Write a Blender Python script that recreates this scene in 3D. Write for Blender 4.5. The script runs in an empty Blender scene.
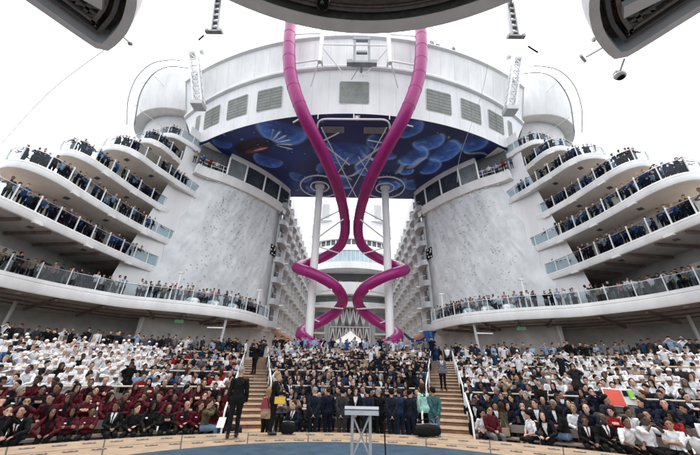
SKY_SAT, SKY_STR, SUN_STR, EXPO = .12, .15, .5, 2.0
import bpy, bmesh, math, random
import numpy as np
from mathutils import Vector, Matrix
random.seed(7); np.random.seed(7)
SC = bpy.context.scene
COL = SC.collection
R = math.radians

# ------------------------------------------------------------------ materials
def mat(name, col, rough=.6, var=.08, scale=3.0, bump=0.0, bscale=20.0, metal=0.0, spec=.4, streak=False, coat=0.0):
    m = bpy.data.materials.new(name); m.use_nodes = True
    nt = m.node_tree; n = nt.nodes; l = nt.links
    b = n['Principled BSDF']
    b.inputs['Roughness'].default_value = rough
    b.inputs['Metallic'].default_value = metal
    b.inputs['Specular IOR Level'].default_value = spec
    b.inputs['Coat Weight'].default_value = coat
    tc = n.new('ShaderNodeTexCoord')
    src = tc.outputs['Object']
    if streak:
        mp = n.new('ShaderNodeMapping'); mp.inputs['Scale'].default_value = (1, 1, .12)
        l.new(src, mp.inputs['Vector']); src = mp.outputs['Vector']
    nz = n.new('ShaderNodeTexNoise'); nz.inputs['Scale'].default_value = scale
    nz.inputs['Detail'].default_value = 5; nz.inputs['Roughness'].default_value = .62
    l.new(src, nz.inputs['Vector'])
    cr = n.new('ShaderNodeValToRGB')
    c0 = [max(0, c * (1 - var * 1.6)) for c in col]; c1 = [min(1, c * (1 + var)) for c in col]
    cr.color_ramp.elements[0].position = .3; cr.color_ramp.elements[0].color = (*c0, 1)
    cr.color_ramp.elements[1].position = .68; cr.color_ramp.elements[1].color = (*c1, 1)
    l.new(nz.outputs['Fac'], cr.inputs['Fac']); l.new(cr.outputs['Color'], b.inputs['Base Color'])
    if bump > 0:
        n2 = n.new('ShaderNodeTexNoise'); n2.inputs['Scale'].default_value = bscale; n2.inputs['Detail'].default_value = 4
        l.new(tc.outputs['Object'], n2.inputs['Vector'])
        bp = n.new('ShaderNodeBump'); bp.inputs['Strength'].default_value = bump; bp.inputs['Distance'].default_value = .02
        l.new(n2.outputs['Fac'], bp.inputs['Height']); l.new(bp.outputs['Normal'], b.inputs['Normal'])
    return m

def glass_mat(name, tint, gloss=.25, rough=.03):
    m = bpy.data.materials.new(name); m.use_nodes = True
    nt = m.node_tree; n = nt.nodes; l = nt.links
    for x in list(n):
        if x.type != 'OUTPUT_MATERIAL': n.remove(x)
    o = n['Material Output']
    t = n.new('ShaderNodeBsdfTransparent'); t.inputs['Color'].default_value = (*tint, 1)
    g = n.new('ShaderNodeBsdfGlossy'); g.inputs['Roughness'].default_value = rough
    fr = n.new('ShaderNodeLayerWeight'); fr.inputs['Blend'].default_value = .5
    pw = n.new('ShaderNodeMath'); pw.operation = 'POWER'; pw.inputs[1].default_value = 4.0; l.new(fr.outputs['Facing'], pw.inputs[0])
    mx = n.new('ShaderNodeMixShader')
    mul = n.new('ShaderNodeMath'); mul.operation = 'MULTIPLY_ADD'; mul.inputs[1].default_value = .5; mul.inputs[2].default_value = .01 + gloss * .05
    l.new(pw.outputs[0], mul.inputs[0]); l.new(mul.outputs[0], mx.inputs[0])
    l.new(t.outputs[0], mx.inputs[1]); l.new(g.outputs[0], mx.inputs[2]); l.new(mx.outputs[0], o.inputs['Surface'])
    return m

M = {}
M['white'] = mat('white_paint', (.80, .80, .80), .42, .08, .7, streak=True)
M['white2'] = mat('white_paint_weathered', (.72, .725, .735), .5, .07, .5, streak=True)
M['whitetrim'] = mat('white_trim', (.78, .78, .78), .4, .04, 3)
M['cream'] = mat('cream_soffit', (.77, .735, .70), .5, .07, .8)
M['creamwall'] = mat('cream_wall', (.66, .58, .51), .6, .08, .6)
M['grey'] = mat('grey_paint', (.36, .36, .37), .55, .08, 1.5)
M['ltgrey'] = mat('light_grey_paint', (.52, .52, .53), .5, .07, 1.2)
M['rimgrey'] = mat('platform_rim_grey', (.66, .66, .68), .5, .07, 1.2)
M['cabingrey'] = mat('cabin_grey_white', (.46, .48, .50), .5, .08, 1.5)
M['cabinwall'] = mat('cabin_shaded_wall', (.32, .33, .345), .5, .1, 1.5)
M['dkgrey'] = mat('dark_grey', (.10, .10, .105), .6, .12, 2)
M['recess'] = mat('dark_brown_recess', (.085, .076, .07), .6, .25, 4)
M['recess2'] = mat('brown_ring', (.17, .155, .145), .5, .2, 6)
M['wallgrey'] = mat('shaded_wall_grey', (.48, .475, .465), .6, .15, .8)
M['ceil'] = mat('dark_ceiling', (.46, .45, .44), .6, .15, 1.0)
M['beam'] = mat('brown_beam', (.19, .135, .115), .55, .2, 2)
M['black'] = mat('black_rubber', (.006, .006, .0065), .75, .2, 8, spec=.12)
M['steel'] = mat('brushed_steel', (.55, .56, .58), .35, .06, 8, metal=.9)
M['greymetal'] = mat('grey_metal', (.30, .31, .32), .45, .1, 5, metal=.3)
M['rail'] = mat('beige_rail', (.55, .46, .36), .5, .1, 4)
M['wood'] = mat('varnished_wood', (.38, .235, .14), .45, .22, 5, bump=.2, bscale=30)
M['riser'] = mat('wood_riser', (.22, .13, .08), .5, .25, 5)
M['nosing'] = mat('pale_step_nosing', (.62, .50, .38), .5, .1, 5)
M['tier'] = mat('tier_deck', (.22, .14, .10), .65, .25, 2)
M['deck'] = mat('deck_planks', (.40, .31, .23), .65, .2, 2)
M['seat'] = mat('gap_shade_seat', (.16, .13, .11), .5, .06, 4)  # seats darkened to stand in for the shade between people
M['magenta'] = mat('magenta_tube', (.30, .012, .15), .36, .1, 1.3, spec=.4, coat=.0)
M['magenta2'] = mat('magenta_joint', (.27, .012, .135), .3, .08, 2, coat=.0)
M['rock'] = mat('climbing_rock', (.62, .64, .65), .8, .10, .6, bump=.9, bscale=2.2)
M['hold'] = mat('dark_hold', (.03, .03, .035), .6, .2, 5)
M['holdred'] = mat('red_hold', (.45, .02, .03), .5, .1, 5)
M['louver'] = mat('louver_panel', (.20, .215, .20), .5, .18, 1.2)
M['slat'] = mat('louver_slat', (.27, .27, .24), .5, .12, 2)
M['winframe'] = mat('window_frame', (.58, .58, .57), .5, .05, 3)
M['darkglass'] = mat('dark_glass', (.045, .055, .06), .08, .35, .6, spec=.6)
M['blueglass'] = mat('pale_blue_glass', (.36, .50, .54), .15, .12, .8, spec=.6)
M['midglass'] = mat('grey_glass', (.20, .23, .24), .1, .3, .5, spec=.6)
M['salmon'] = mat('salmon_glow_soffit', (.55, .33, .27), .5, .1, 1)  # base colour carries the orange-pink glow under the cabins
M['bluetarp'] = mat('blue_tarp', (.02, .10, .30), .6, .3, 3, bump=.6, bscale=6)
M['green'] = mat('exit_green', (.06, .22, .10), .5, .08, 5)
M['lamp'] = mat('lamp_housing', (.78, .77, .74), .35, .04, 6)
M['canvas'] = mat('tent_canvas', (.58, .57, .55), .7, .07, 2)
M['yellow'] = mat('yellow_bag', (.62, .40, .04), .5, .1, 8)
M['redbag'] = mat('dark_red_bag', (.22, .02, .035), .4, .15, 8)
M['cardred'] = mat('red_card', (.62, .09, .05), .6, .05, 5)
M['cardgreen'] = mat('green_card', (.22, .50, .07), .6, .05, 5)
M['paper'] = mat('white_paper', (.78, .78, .78), .6, .03, 5)
M['lectop'] = mat('lectern_top', (.46, .47, .49), .3, .06, 5, metal=.2)
M['lens'] = mat('lens_glass', (.02, .02, .025), .05, .2, 5, spec=.8)
M['sea'] = mat('sea_water', (.03, .06, .08), .15, .2, .05)
M['glass'] = glass_mat('balustrade_glass', (.82, .88, .90), .12)
M['plaque'] = mat('deck_plaque', (.09, .085, .08), .7, .12, 9, spec=.1)
M['seam'] = mat('dark_seam', (.05, .04, .035), .7, .1, 5)

def stage_blue():
    m = mat('stage_blue_mat', (.016, .046, .078), .5, .32, 2.2, bump=.25, bscale=60)
    return m
M['stageblue'] = stage_blue()
M['rimwood'] = mat('stage_rim_wood', (.30, .215, .14), .5, .16, 2.4, bump=.15, bscale=25)

# people materials
CL = {}
def cloth(name, col, var=.22):
    CL[name] = mat(name + '_cloth', col, .85, var, 7, bump=.5, bscale=22, spec=.15)
cloth('maroon', (.062, .005, .010)); cloth('red', (.24, .012, .014)); cloth('black', (.0055, .0055, .006))
cloth('navy', (.007, .010, .020)); cloth('white', (.62, .62, .635), .12); cloth('light blue', (.25, .33, .46), .1)
cloth('blue', (.02, .075, .22)); cloth('beige', (.30, .245, .19)); cloth('grey', (.12, .12, .13))
cloth('olive green', (.065, .06, .032)); cloth('mint', (.36, .62, .54), .08); cloth('teal', (.03, .085, .095)); cloth('denim', (.10, .155, .24))
cloth('tan', (.30, .215, .14)); cloth('pink', (.38, .20, .215)); cloth('charcoal', (.025, .025, .028)); cloth('dark blue', (.016, .038, .080))
cloth('khaki', (.26, .22, .16))
SK = [mat('skin_tone_fair', (.44, .26, .19), .55, .08, 6), mat('skin_tone_tan', (.31, .17, .115), .55, .08, 6),
      mat('skin_tone_brown', (.14, .072, .045), .55, .08, 6), mat('skin_tone_deep', (.06, .031, .021), .55, .08, 6)]
HR = {'black': mat('black_hair', (.0055, .0048, .0045), .65, .35, 22, bump=.5, bscale=45, spec=.08),
      'brown': mat('brown_hair', (.032, .017, .010), .65, .35, 22, bump=.5, bscale=45, spec=.08),
      'auburn': mat('auburn_hair', (.075, .027, .013), .65, .35, 22, bump=.5, bscale=45, spec=.08),
      'blonde': mat('blonde_hair', (.25, .165, .085), .6, .3, 22, bump=.5, bscale=45, spec=.1),
      'grey': mat('grey_hair', (.20, .195, .19), .6, .3, 22, bump=.5, bscale=45, spec=.1)}
M['eye'] = mat('eye_dark', (.015, .012, .01), .3, .1, 9)
M['lip'] = mat('lip_tone', (.27, .13, .10), .5, .1, 9)
M['shoe'] = mat('black_leather', (.007, .0065, .0065), .35, .2, 9)
M['hat'] = mat('white_hat', (.72, .72, .72), .7, .05, 9, bump=.3, bscale=30)

# ------------------------------------------------------------------ mesh helper
class MB:
    def __init__(s): s.v = []; s.f = []; s.m = []
    def add(s, vs, fs, mi=0):
        o = len(s.v); s.v += [tuple(p) for p in vs]; s.f += [tuple(i + o for i in f) for f in fs]; s.m += [mi] * len(fs)
    def box(s, c, size, rz=0, mi=0, mtx=None):
        x, y, z = [q / 2 for q in size]
        vs = [Vector((a * x, b * y, d * z)) for a in (-1, 1) for b in (-1, 1) for d in (-1, 1)]
        rot = Matrix.Rotation(rz, 3, 'Z') if mtx is None else mtx
        vs = [rot @ v + Vector(c) for v in vs]
        s.add(vs, [(0, 1, 3, 2), (4, 6, 7, 5), (0, 4, 5, 1), (2, 3, 7, 6), (0, 2, 6, 4), (1, 5, 7, 3)], mi)
    def bar(s, p, q, w, h, mi=0):
        p = Vector(p); q = Vector(q); d = q - p; L = d.length
        if L < 1e-6: return
        d.normalize(); up = Vector((0, 0, 1))
        if abs(d.z) > .95: up = Vector((0, 1, 0))
        x = d.cross(up).normalized(); z = x.cross(d)
        s.box((p + q) / 2, (w, L, h), mi=mi, mtx=Matrix((x, d, z)).transposed())
    def tube(s, pts, r, seg=10, mi=0, cap=True):
        P = [Vector(p) for p in pts]; n = len(P)
        if not isinstance(r, (list, tuple)): r = [r] * n
        up = None; vs = []
        for i in range(n):
            t = (P[min(i + 1, n - 1)] - P[max(i - 1, 0)])
            t = t.normalized() if t.length > 1e-9 else Vector((0, 0, 1))
            if up is None:
                up = Vector((0, 0, 1)) if abs(t.z) < .9 else Vector((0, 1, 0))
            x = t.cross(up)
            if x.length < 1e-6: x = t.orthogonal()
            x.normalize(); up = x.cross(t).normalized()
            ri = r[i]; rx, ry = ri if isinstance(ri, (list, tuple)) else (ri, ri)
            for k in range(seg):
                a = 2 * math.pi * k / seg
                vs.append(P[i] + x * math.cos(a) * rx + up * math.sin(a) * ry)
        fs = []
        for i in range(n - 1):
            for k in range(seg):
                k2 = (k + 1) % seg
                fs.append((i * seg + k, i * seg + k2, (i + 1) * seg + k2, (i + 1) * seg + k))
        if cap:
            fs.append(tuple(range(seg))); fs.append(tuple((n - 1) * seg + k for k in range(seg)))
        s.add(vs, fs, mi)
    def prism(s, poly, z0, z1, mi=0):
        n = len(poly)
        vs = [(p[0], p[1], z0) for p in poly] + [(p[0], p[1], z1) for p in poly]
        fs = [tuple(range(n)), tuple(range(n, 2 * n))] + [(i, (i + 1) % n, n + (i + 1) % n, n + i) for i in range(n)]
        s.add(vs, fs, mi)
    def lathe(s, prof, c=(0, 0, 0), seg=32, a0=0, a1=2 * math.pi, mi=0, closed_prof=False):
        full = abs(a1 - a0 - 2 * math.pi) < 1e-6
        na = seg if full else seg + 1; vs = []; k = len(prof)
        for i in range(na):
            a = a0 + (a1 - a0) * i / seg
            for (r, z) in prof: vs.append((c[0] + r * math.cos(a), c[1] + r * math.sin(a), c[2] + z))
        fs = []
        for i in range(seg):
            j = (i + 1) % na
            for q in range(k if closed_prof else k - 1):
                q2 = (q + 1) % k
                fs.append((i * k + q, j * k + q, j * k + q2, i * k + q2))
        if not full and closed_prof:
            fs.append(tuple(range(k))); fs.append(tuple((na - 1) * k + q for q in range(k)))
        s.add(vs, fs, mi)
    def sweep(s, path, prof, nrm, mi=0):
        """closed profile [(out,z)] swept along a 2-D path with given outward normals"""
        k = len(prof); n = len(path); vs = []
        for (p, q) in zip(path, nrm):
            for (o, z) in prof: vs.append((p[0] + q[0] * o, p[1] + q[1] * o, z))
        fs = []
        for i in range(n - 1):
            for a in range(k):
                b = (a + 1) % k
                fs.append((i * k + a, i * k + b, (i + 1) * k + b, (i + 1) * k + a))
        fs.append(tuple(range(k))); fs.append(tuple((n - 1) * k + a for a in range(k)))
        s.add(vs, fs, mi)
    def grid(s, rows, mi=0):
        n = len(rows); k = len(rows[0])
        s.add([p for r in rows for p in r], [(i * k + j, i * k + j + 1, (i + 1) * k + j + 1, (i + 1) * k + j) for i in range(n - 1) for j in range(k - 1)], mi)
    def ball(s, c, r, seg=10, mi=0):
        rx, ry, rz = r if isinstance(r, (list, tuple)) else (r, r, r)
        n = max(4, seg // 2 + 1); vs = [(c[0], c[1], c[2] - rz)]
        for i in range(1, n):
            ph = -math.pi / 2 + math.pi * i / n
            for k in range(seg):
                a = 2 * math.pi * k / seg
                vs.append((c[0] + rx * math.cos(ph) * math.cos(a), c[1] + ry * math.cos(ph) * math.sin(a), c[2] + rz * math.sin(ph)))
        vs.append((c[0], c[1], c[2] + rz)); fs = []
        for k in range(seg):
            k2 = (k + 1) % seg
            fs.append((0, 1 + k2, 1 + k)); L = 1 + (n - 2) * seg
            fs.append((len(vs) - 1, L + k, L + k2))
            for i in range(n - 2):
                a = 1 + i * seg
                fs.append((a + k, a + k2, a + seg + k2, a + seg + k))
        s.add(vs, fs, mi)
    def mesh(s, name, mats, smooth=35, normals=True):
        me = bpy.data.meshes.new(name)
        me.from_pydata(s.v, [], s.f)
        for m in mats: me.materials.append(m)
        me.polygons.foreach_set('material_index', s.m)
        if normals:
            bm = bmesh.new(); bm.from_mesh(me); bmesh.ops.recalc_face_normals(bm, faces=bm.faces); bm.to_mesh(me); bm.free()
        if smooth:
            me.polygons.foreach_set('use_smooth', [True] * len(me.polygons))
            me.set_sharp_from_angle(angle=R(smooth))
        me.update(); return me
    def build(s, name, mats, parent=None, smooth=35, normals=True):
        if not isinstance(mats, (list, tuple)): mats = [mats]
        o = bpy.data.objects.new(name, s.mesh(name, mats, smooth, normals)); COL.objects.link(o)
        if parent is not None: o.parent = parent
        return o

def tag(o, label=None, cat=None, group=None, kind=None):
    if label: o['label'] = label
    if cat: o['category'] = cat
    if group: o['group'] = group
    if kind: o['kind'] = kind
    return o
def thing(name, label, cat, group=None, loc=(0, 0, 0), rz=0):
    o = bpy.data.objects.new(name, None); o.empty_display_size = .3
    o.location = loc; o.rotation_euler = (0, 0, rz); COL.objects.link(o)
    return tag(o, label, cat, group)
def catmull(pts, step=.5):
    P = [Vector(p) for p in pts]; out = []
    for i in range(len(P) - 1):
        p0 = P[max(i - 1, 0)]; p1 = P[i]; p2 = P[i + 1]; p3 = P[min(i + 2, len(P) - 1)]
        if i == 0: p0 = p1 * 2 - p2
        if i == len(P) - 2: p3 = p2 * 2 - p1
        k = max(1, int(round((p2 - p1).length / step)))
        for j in range(k):
            t = j / k
            out.append(.5 * ((2 * p1) + (-p0 + p2) * t + (2 * p0 - 5 * p1 + 4 * p2 - p3) * t * t + (-p0 + 3 * p1 - 3 * p2 + p3) * t ** 3))
    out.append(P[-1]); return out
def normals2d(path, side):
    out = []
    for i in range(len(path)):
        a = Vector(path[max(i - 1, 0)][:2]); b = Vector(path[min(i + 1, len(path) - 1)][:2])
        t = (b - a).normalized(); out.append(Vector((t.y, -t.x)) * side)
    return out
def at_len(path, d):
    acc = 0
    for a, b in zip(path, path[1:]):
        L = (b - a).length
        if acc + L >= d: return a.lerp(b, (d - acc) / L)
        acc += L
    return path[-1].copy()
def path_len(path): return sum((b - a).length for a, b in zip(path, path[1:]))
ORD = ['first', 'second', 'third', 'fourth', 'fifth', 'sixth', 'seventh', 'eighth', 'ninth', 'tenth', 'eleventh', 'twelfth', 'thirteenth', 'fourteenth',
       'fifteenth', 'sixteenth', 'seventeenth', 'eighteenth', 'nineteenth', 'twentieth', 'twenty-first', 'twenty-second', 'twenty-third', 'twenty-fourth', 'twenty-fifth', 'twenty-sixth', 'twenty-seventh', 'twenty-eighth', 'twenty-ninth', 'thirtieth']
SIDE = {-1: 'left', 1: 'right'}
# ================================================================== THE SETTING
def struct(name, mb, mats, **k): return tag(mb.build(name, mats, None, **k), kind='structure')
SCY = .3                                    # centre of the round stage and of every seating ring
ROW0, PITCH = 13.75, .95
NROW = 15
def ring(r, a):                             # a measured from straight ahead, + to the right
    return Vector((r * math.sin(a), SCY + r * math.cos(a)))
mb = MB(); mb.prism([(-900, -500), (900, -500), (900, 2500), (-900, 2500)], -22, -21.8); struct('sea_water', mb, M['sea'])
# round blue stage inside a wooden rim
mb = MB(); mb.lathe([(0, 0.0), (7.0, 0.0)], c=(0, 3.8, 0.004), seg=96)
struct('stage_floor', mb, M['stageblue'])
mb = MB()
mb.lathe([(0, -.004), (12.2, -.004), (12.2, -.5)], c=(0, SCY, 0), seg=144)
for rr in (9.6, 12.17):                      # thin seams of the lift edge
    pass
struct('stage_rim', mb, M['rimwood'])
mb = MB()
for k in range(-9, 10):                      # radial seams between rim sections
    a = R(9.2 * k + 3)
    p0 = ring(7.2, a); p1 = ring(12.19, a)
    mb.bar((p0.x, p0.y, -.002), (p1.x, p1.y, -.002), .03, .008)
mb.lathe([(11.05, -.001), (11.08, -.001)], c=(0, SCY, .0), seg=144)
struct('rim_seams', mb, M['seam'])
mb = MB()
for row, rr in ((0, 11.72), (1, 10.75)):     # oval vents set in the rim, two rings
    for k in range(-24, 25):
        a = R(2.95 * k + row * 1.2); c = ring(rr, a)
        pts = []
        for q in range(16):
            t = 2 * math.pi * q / 16
            e = (abs(math.cos(t)) ** .6) * (1 if math.cos(t) > 0 else -1), (abs(math.sin(t)) ** .6) * (1 if math.sin(t) > 0 else -1)
            x = .15 * e[0]; y = .08 * e[1]
            pts.append((c.x + x * math.cos(a) + y * math.sin(a), c.y - x * math.sin(a) + y * math.cos(a)))
        mb.prism(pts, -.003, .006)
        for w in (-.07, .07):
            mb.box((c.x + w * math.cos(a), c.y - w * math.sin(a), .008), (.05, .05, .006), rz=-a, mi=1)
struct('rim_vents', mb, [M['plaque'], M['greymetal']])
# stepped seating: centre block steeper than the side blocks
STAIR_A = R(15.6)
def tier_z(i, blk): return -.5 + (.215 if blk else .245) * i
def tiers(a0, a1, blk, name):
    mb = MB(); n = max(8, int(abs(a1 - a0) / R(1.5)))
    for i in range(NROW):
        r0 = 12.2 if i == 0 else ROW0 + PITCH * i - .42; r1 = ROW0 + PITCH * (i + 1) - .42 if i < NROW - 1 else 29.2
        z = tier_z(i, blk)
        mb.lathe([(r0, z - .6), (r0, z), (r1, z), (r1, z - .6)], c=(0, SCY, 0), seg=n, a0=math.pi / 2 - a1, a1=math.pi / 2 - a0, closed_prof=True)
    struct(name, mb, M['tier'])
tiers(-STAIR_A, STAIR_A, 0, 'seating_tiers')
tiers(-R(66), -STAIR_A, 1, 'seating_tiers')
tiers(STAIR_A, R(66), 1, 'seating_tiers')
ZS, ZB = tier_z(NROW - 1, 1), tier_z(NROW - 1, 0)
mb = MB(); mb.prism([(-10.3, 27), (10.3, 27), (10.3, 115), (-10.3, 115)], ZB - .5, ZB - .01); struct('boardwalk_deck', mb, M['deck'])
for s in (-1, 1):
    mb = MB(); mb.lathe([(29.1, ZS - .4), (29.1, ZS - .005), (45, ZS - .005), (45, ZS - .4)], c=(0, SCY, 0), seg=40,
                        a0=math.pi / 2 - s * R(68), a1=math.pi / 2 - s * R(13), closed_prof=True)
    struct('side_deck', mb, M['deck'])

# ================================================================== benches, rails, stairs
BENCH = []
def bench(i, blk, a0, a1):
    z = tier_z(i, abs(blk)); r = ROW0 + PITCH * i
    where = {0: 'centre stand', -1: 'left stand', 1: 'right stand'}[blk]
    t = thing('bench', f'long curved dark bench, {ORD[i]} row up from the stage in the {where}', 'bench', f'curved benches of the {where}')
    n = max(6, int((a1 - a0) / R(2.5)))
    A0, A1 = math.pi / 2 - a1, math.pi / 2 - a0
    q = MB(); q.lathe([(r - .24, z + .38), (r + .17, z + .38), (r + .17, z + .43), (r - .24, z + .43)], c=(0, SCY, 0), seg=n, a0=A0, a1=A1, closed_prof=True)
    q.build('seat', M['seat'], t)
    q = MB(); q.lathe([(r + .22, z + .55), (r + .26, z + .55), (r + .29, z + .78), (r + .25, z + .78)], c=(0, SCY, 0), seg=n, a0=A0, a1=A1, closed_prof=True)
    q.build('backrest', M['seat'], t)
    m = max(2, int((a1 - a0) * r / 1.9))
    for k in range(m + 1):
        q = MB(); p = ring(r, a0 + (a1 - a0) * (.02 + .96 * k / m)); o = ring(r + .24, a0 + (a1 - a0) * (.02 + .96 * k / m))
        q.bar((p.x, p.y, z), (p.x, p.y, z + .38), .06, .06); q.bar((p.x, p.y, z + .36), (o.x, o.y, z + .6), .05, .05)
        q.build('support', M['greymetal'], t)
def guard(i, blk, a0, a1):
    z = tier_z(i, abs(blk)); r = ROW0 + PITCH * i + .40
    where = {0: 'centre stand', -1: 'left stand', 1: 'right stand'}[blk]
    t = thing('guard_rail', f'beige guard rail behind the {ORD[i]} row of the {where}', 'railing', 'beige guard rails in the stands')
    n = max(8, int((a1 - a0) / R(2)))
    pts = [ring(r, a0 + (a1 - a0) * k / n) for k in range(n + 1)]
    q = MB(); q.tube([(p.x, p.y, z + 1.02) for p in pts], .034, 8); q.build('rail', M['rail'], t)
    q = MB(); q.tube([(p.x, p.y, z + .72) for p in pts], .018, 6); q.build('lower_rail', M['rail'], t)
    m = max(2, int((a1 - a0) * r / 1.6))
    for k in range(m + 1):
        p = ring(r, a0 + (a1 - a0) * (.01 + .98 * k / m)); q = MB(); q.tube([(p.x, p.y, z), (p.x, p.y, z + 1.0)], .024, 6); q.build('post', M['rail'], t)
SIDE_MAX = R(52)
def block_range(i, blk):
    r = ROW0 + PITCH * i; g = .92 / r
    if blk == 0: return -STAIR_A + g, STAIR_A - g
    return (STAIR_A + g, SIDE_MAX) if blk > 0 else (-SIDE_MAX, -STAIR_A - g)
for blk in (-1, 0, 1):
    for i in range(NROW - 1):
        a0, a1 = block_range(i, blk)
        if blk == 0 and i < 1: continue
        bench(i, blk, a0, a1)
        if i in (3, 6, 9, 12): guard(i, blk, a0, a1)
for s in (-1, 1):
    t = thing('staircase', f'wooden aisle staircase with pale nosings {"left" if s<0 else "right"} of the centre stand', 'staircase', 'aisle stairs through the stands')
    dirv = Vector((math.sin(s * STAIR_A), math.cos(s * STAIR_A))); nst = 21; r0 = 12.75; run = (28.9 - r0) / nst
    for k in range(nst):
        ra = r0 + run * k; z = -.5 + (ZB + .5) * (k + 1) / nst
        c = Vector((0, SCY)) + dirv * (ra + run / 2)
        q = MB(); q.box((c.x, c.y, z - .025 + .018), (1.66, run - .004, .05), rz=-s * STAIR_A); tr = q.build('tread', M['wood'], t)
        e = Vector((0, SCY)) + dirv * (ra + .012)
        q = MB(); q.box((e.x, e.y, z - .012 + .02), (1.67, .05, .05), rz=-s * STAIR_A); q.build('nosing', M['nosing'], tr)
        f = Vector((0, SCY)) + dirv * (ra + .03)
        q = MB(); q.box((f.x, f.y, z - .14), (1.65, .03, .17), rz=-s * STAIR_A); q.build('riser', M['riser'], tr)
    for e in (-1, 1):
        h = thing('handrail', f'white stair handrail on the {"outer" if e==s else "inner"} side of the {"left" if s<0 else "right"} aisle stairs', 'handrail', 'white handrails along the aisle stairs')
        nrm = Vector((dirv.y, -dirv.x)) * e * .85
        for seg_ in range(4):
            rs = r0 + .3 + seg_ * 4.1; pts = []
            for k in range(5):
                rr = rs + k * .72; c = Vector((0, SCY)) + dirv * rr + nrm; zz = -.5 + (ZB + .5) * (rr - r0) / (28.9 - r0)
                pts.append((c.x, c.y, zz + .98))
                if k in (0, 4):
                    q = MB(); q.tube([(c.x, c.y, zz - .1), (c.x, c.y, zz + .98)], .035, 8); q.build('post', M['whitetrim'], h)
            q = MB(); q.tube(pts, .035, 8); q.build('rail', M['whitetrim'], h)

# ================================================================== terraces
LEVELS = [
 ('B', 10.7, [(18.8, 32), (19.9, 29.2), (20.7, 24.5), (21.15, 20.5), (21.4, 17.5), (21.9, 15), (22.8, 14), (24.2, 13.9), (25.5, 14.5)]),
 ('C', 13.9, [(18.8, 32), (19.8, 29), (20.7, 25), (21.1, 21.5), (21.25, 18.9), (21.9, 17.4), (23, 17), (24.4, 17.6), (25.5, 18.6)]),
 ('D', 17.2, [(18.8, 32.3), (19.8, 30.3), (20.9, 26.3), (21.5, 22.5), (21.85, 20.9), (22.5, 20.05), (23.4, 20), (24.6, 20.6), (25.5, 21.6)]),
 ('E', 20.5, [(18.3, 32.5), (18.8, 31), (20.3, 26.6), (21, 24.3), (21.9, 23.35), (23.2, 23.3), (24.5, 24), (25.5, 25)]),
 ('F', 23.7, [(17.2, 33.6), (18.5, 32.4), (20, 30.2), (20.5, 28), (20.95, 26.7), (21.7, 26.0), (22.8, 26.1), (24.2, 26.8), (25.5, 28)]),
 ('G', 26.5, [(18.2, 33), (19.4, 30.5), (20.2, 29.2), (20.9, 28.4), (21.8, 28.2), (23, 28.5), (24.5, 29.5), (25.5, 31)])]
LV_NAME = ['lowest', 'second lowest', 'third lowest', 'third highest', 'second highest', 'topmost']
FASC = [(-.28, 0), (0, -.03), (.06, .06), (.07, .40), (.035, .415), (.035, .445), (.065, .46), (.065, .57), (.03, .61), (-.28, .61)]
TERR = {}
def balustrade(t, path, nrm, zf, spacing, glass_h=1.08, post_top=1.38, first=.3, mullion=(.10, .055)):
    L = path_len(path); n = int((L - first * 2) / spacing); P = []
    for k in range(n + 1):
        d = first + k * (L - 2 * first) / n
        p = at_len(path, d); j = min(range(len(path)), key=lambda q: (path[q] - p).length)
        P.append((p, nrm[j]))
    for (p, q) in P:
        m_ = MB(); c = Vector((p.x - q.x * .06, p.y - q.y * .06)); a = math.atan2(q.y, q.x)
        m_.box((c.x, c.y, zf + post_top / 2), (mullion[0], mullion[1], post_top), rz=a); m_.build('post', M['whitetrim'], t)
    for (p, q), (p2, q2) in zip(P, P[1:]):
        m_ = MB(); A = Vector((p.x - q.x * .06, p.y - q.y * .06)); B = Vector((p2.x - q2.x * .06, p2.y - q2.y * .06)); d = (B - A).normalized() * .05
        A += d; B -= d
        m_.bar((A.x, A.y, zf + .1 + glass_h / 2), (B.x, B.y, zf + .1 + glass_h / 2), .016, glass_h); m_.build('glass_panel', M['glass'], t, smooth=0)
    m_ = MB(); m_.tube([(p.x - q.x * .06, p.y - q.y * .06, zf + 1.22) for (p, q) in zip(path, nrm)], .032, 7); m_.build('handrail', M['steel'], t)
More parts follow.
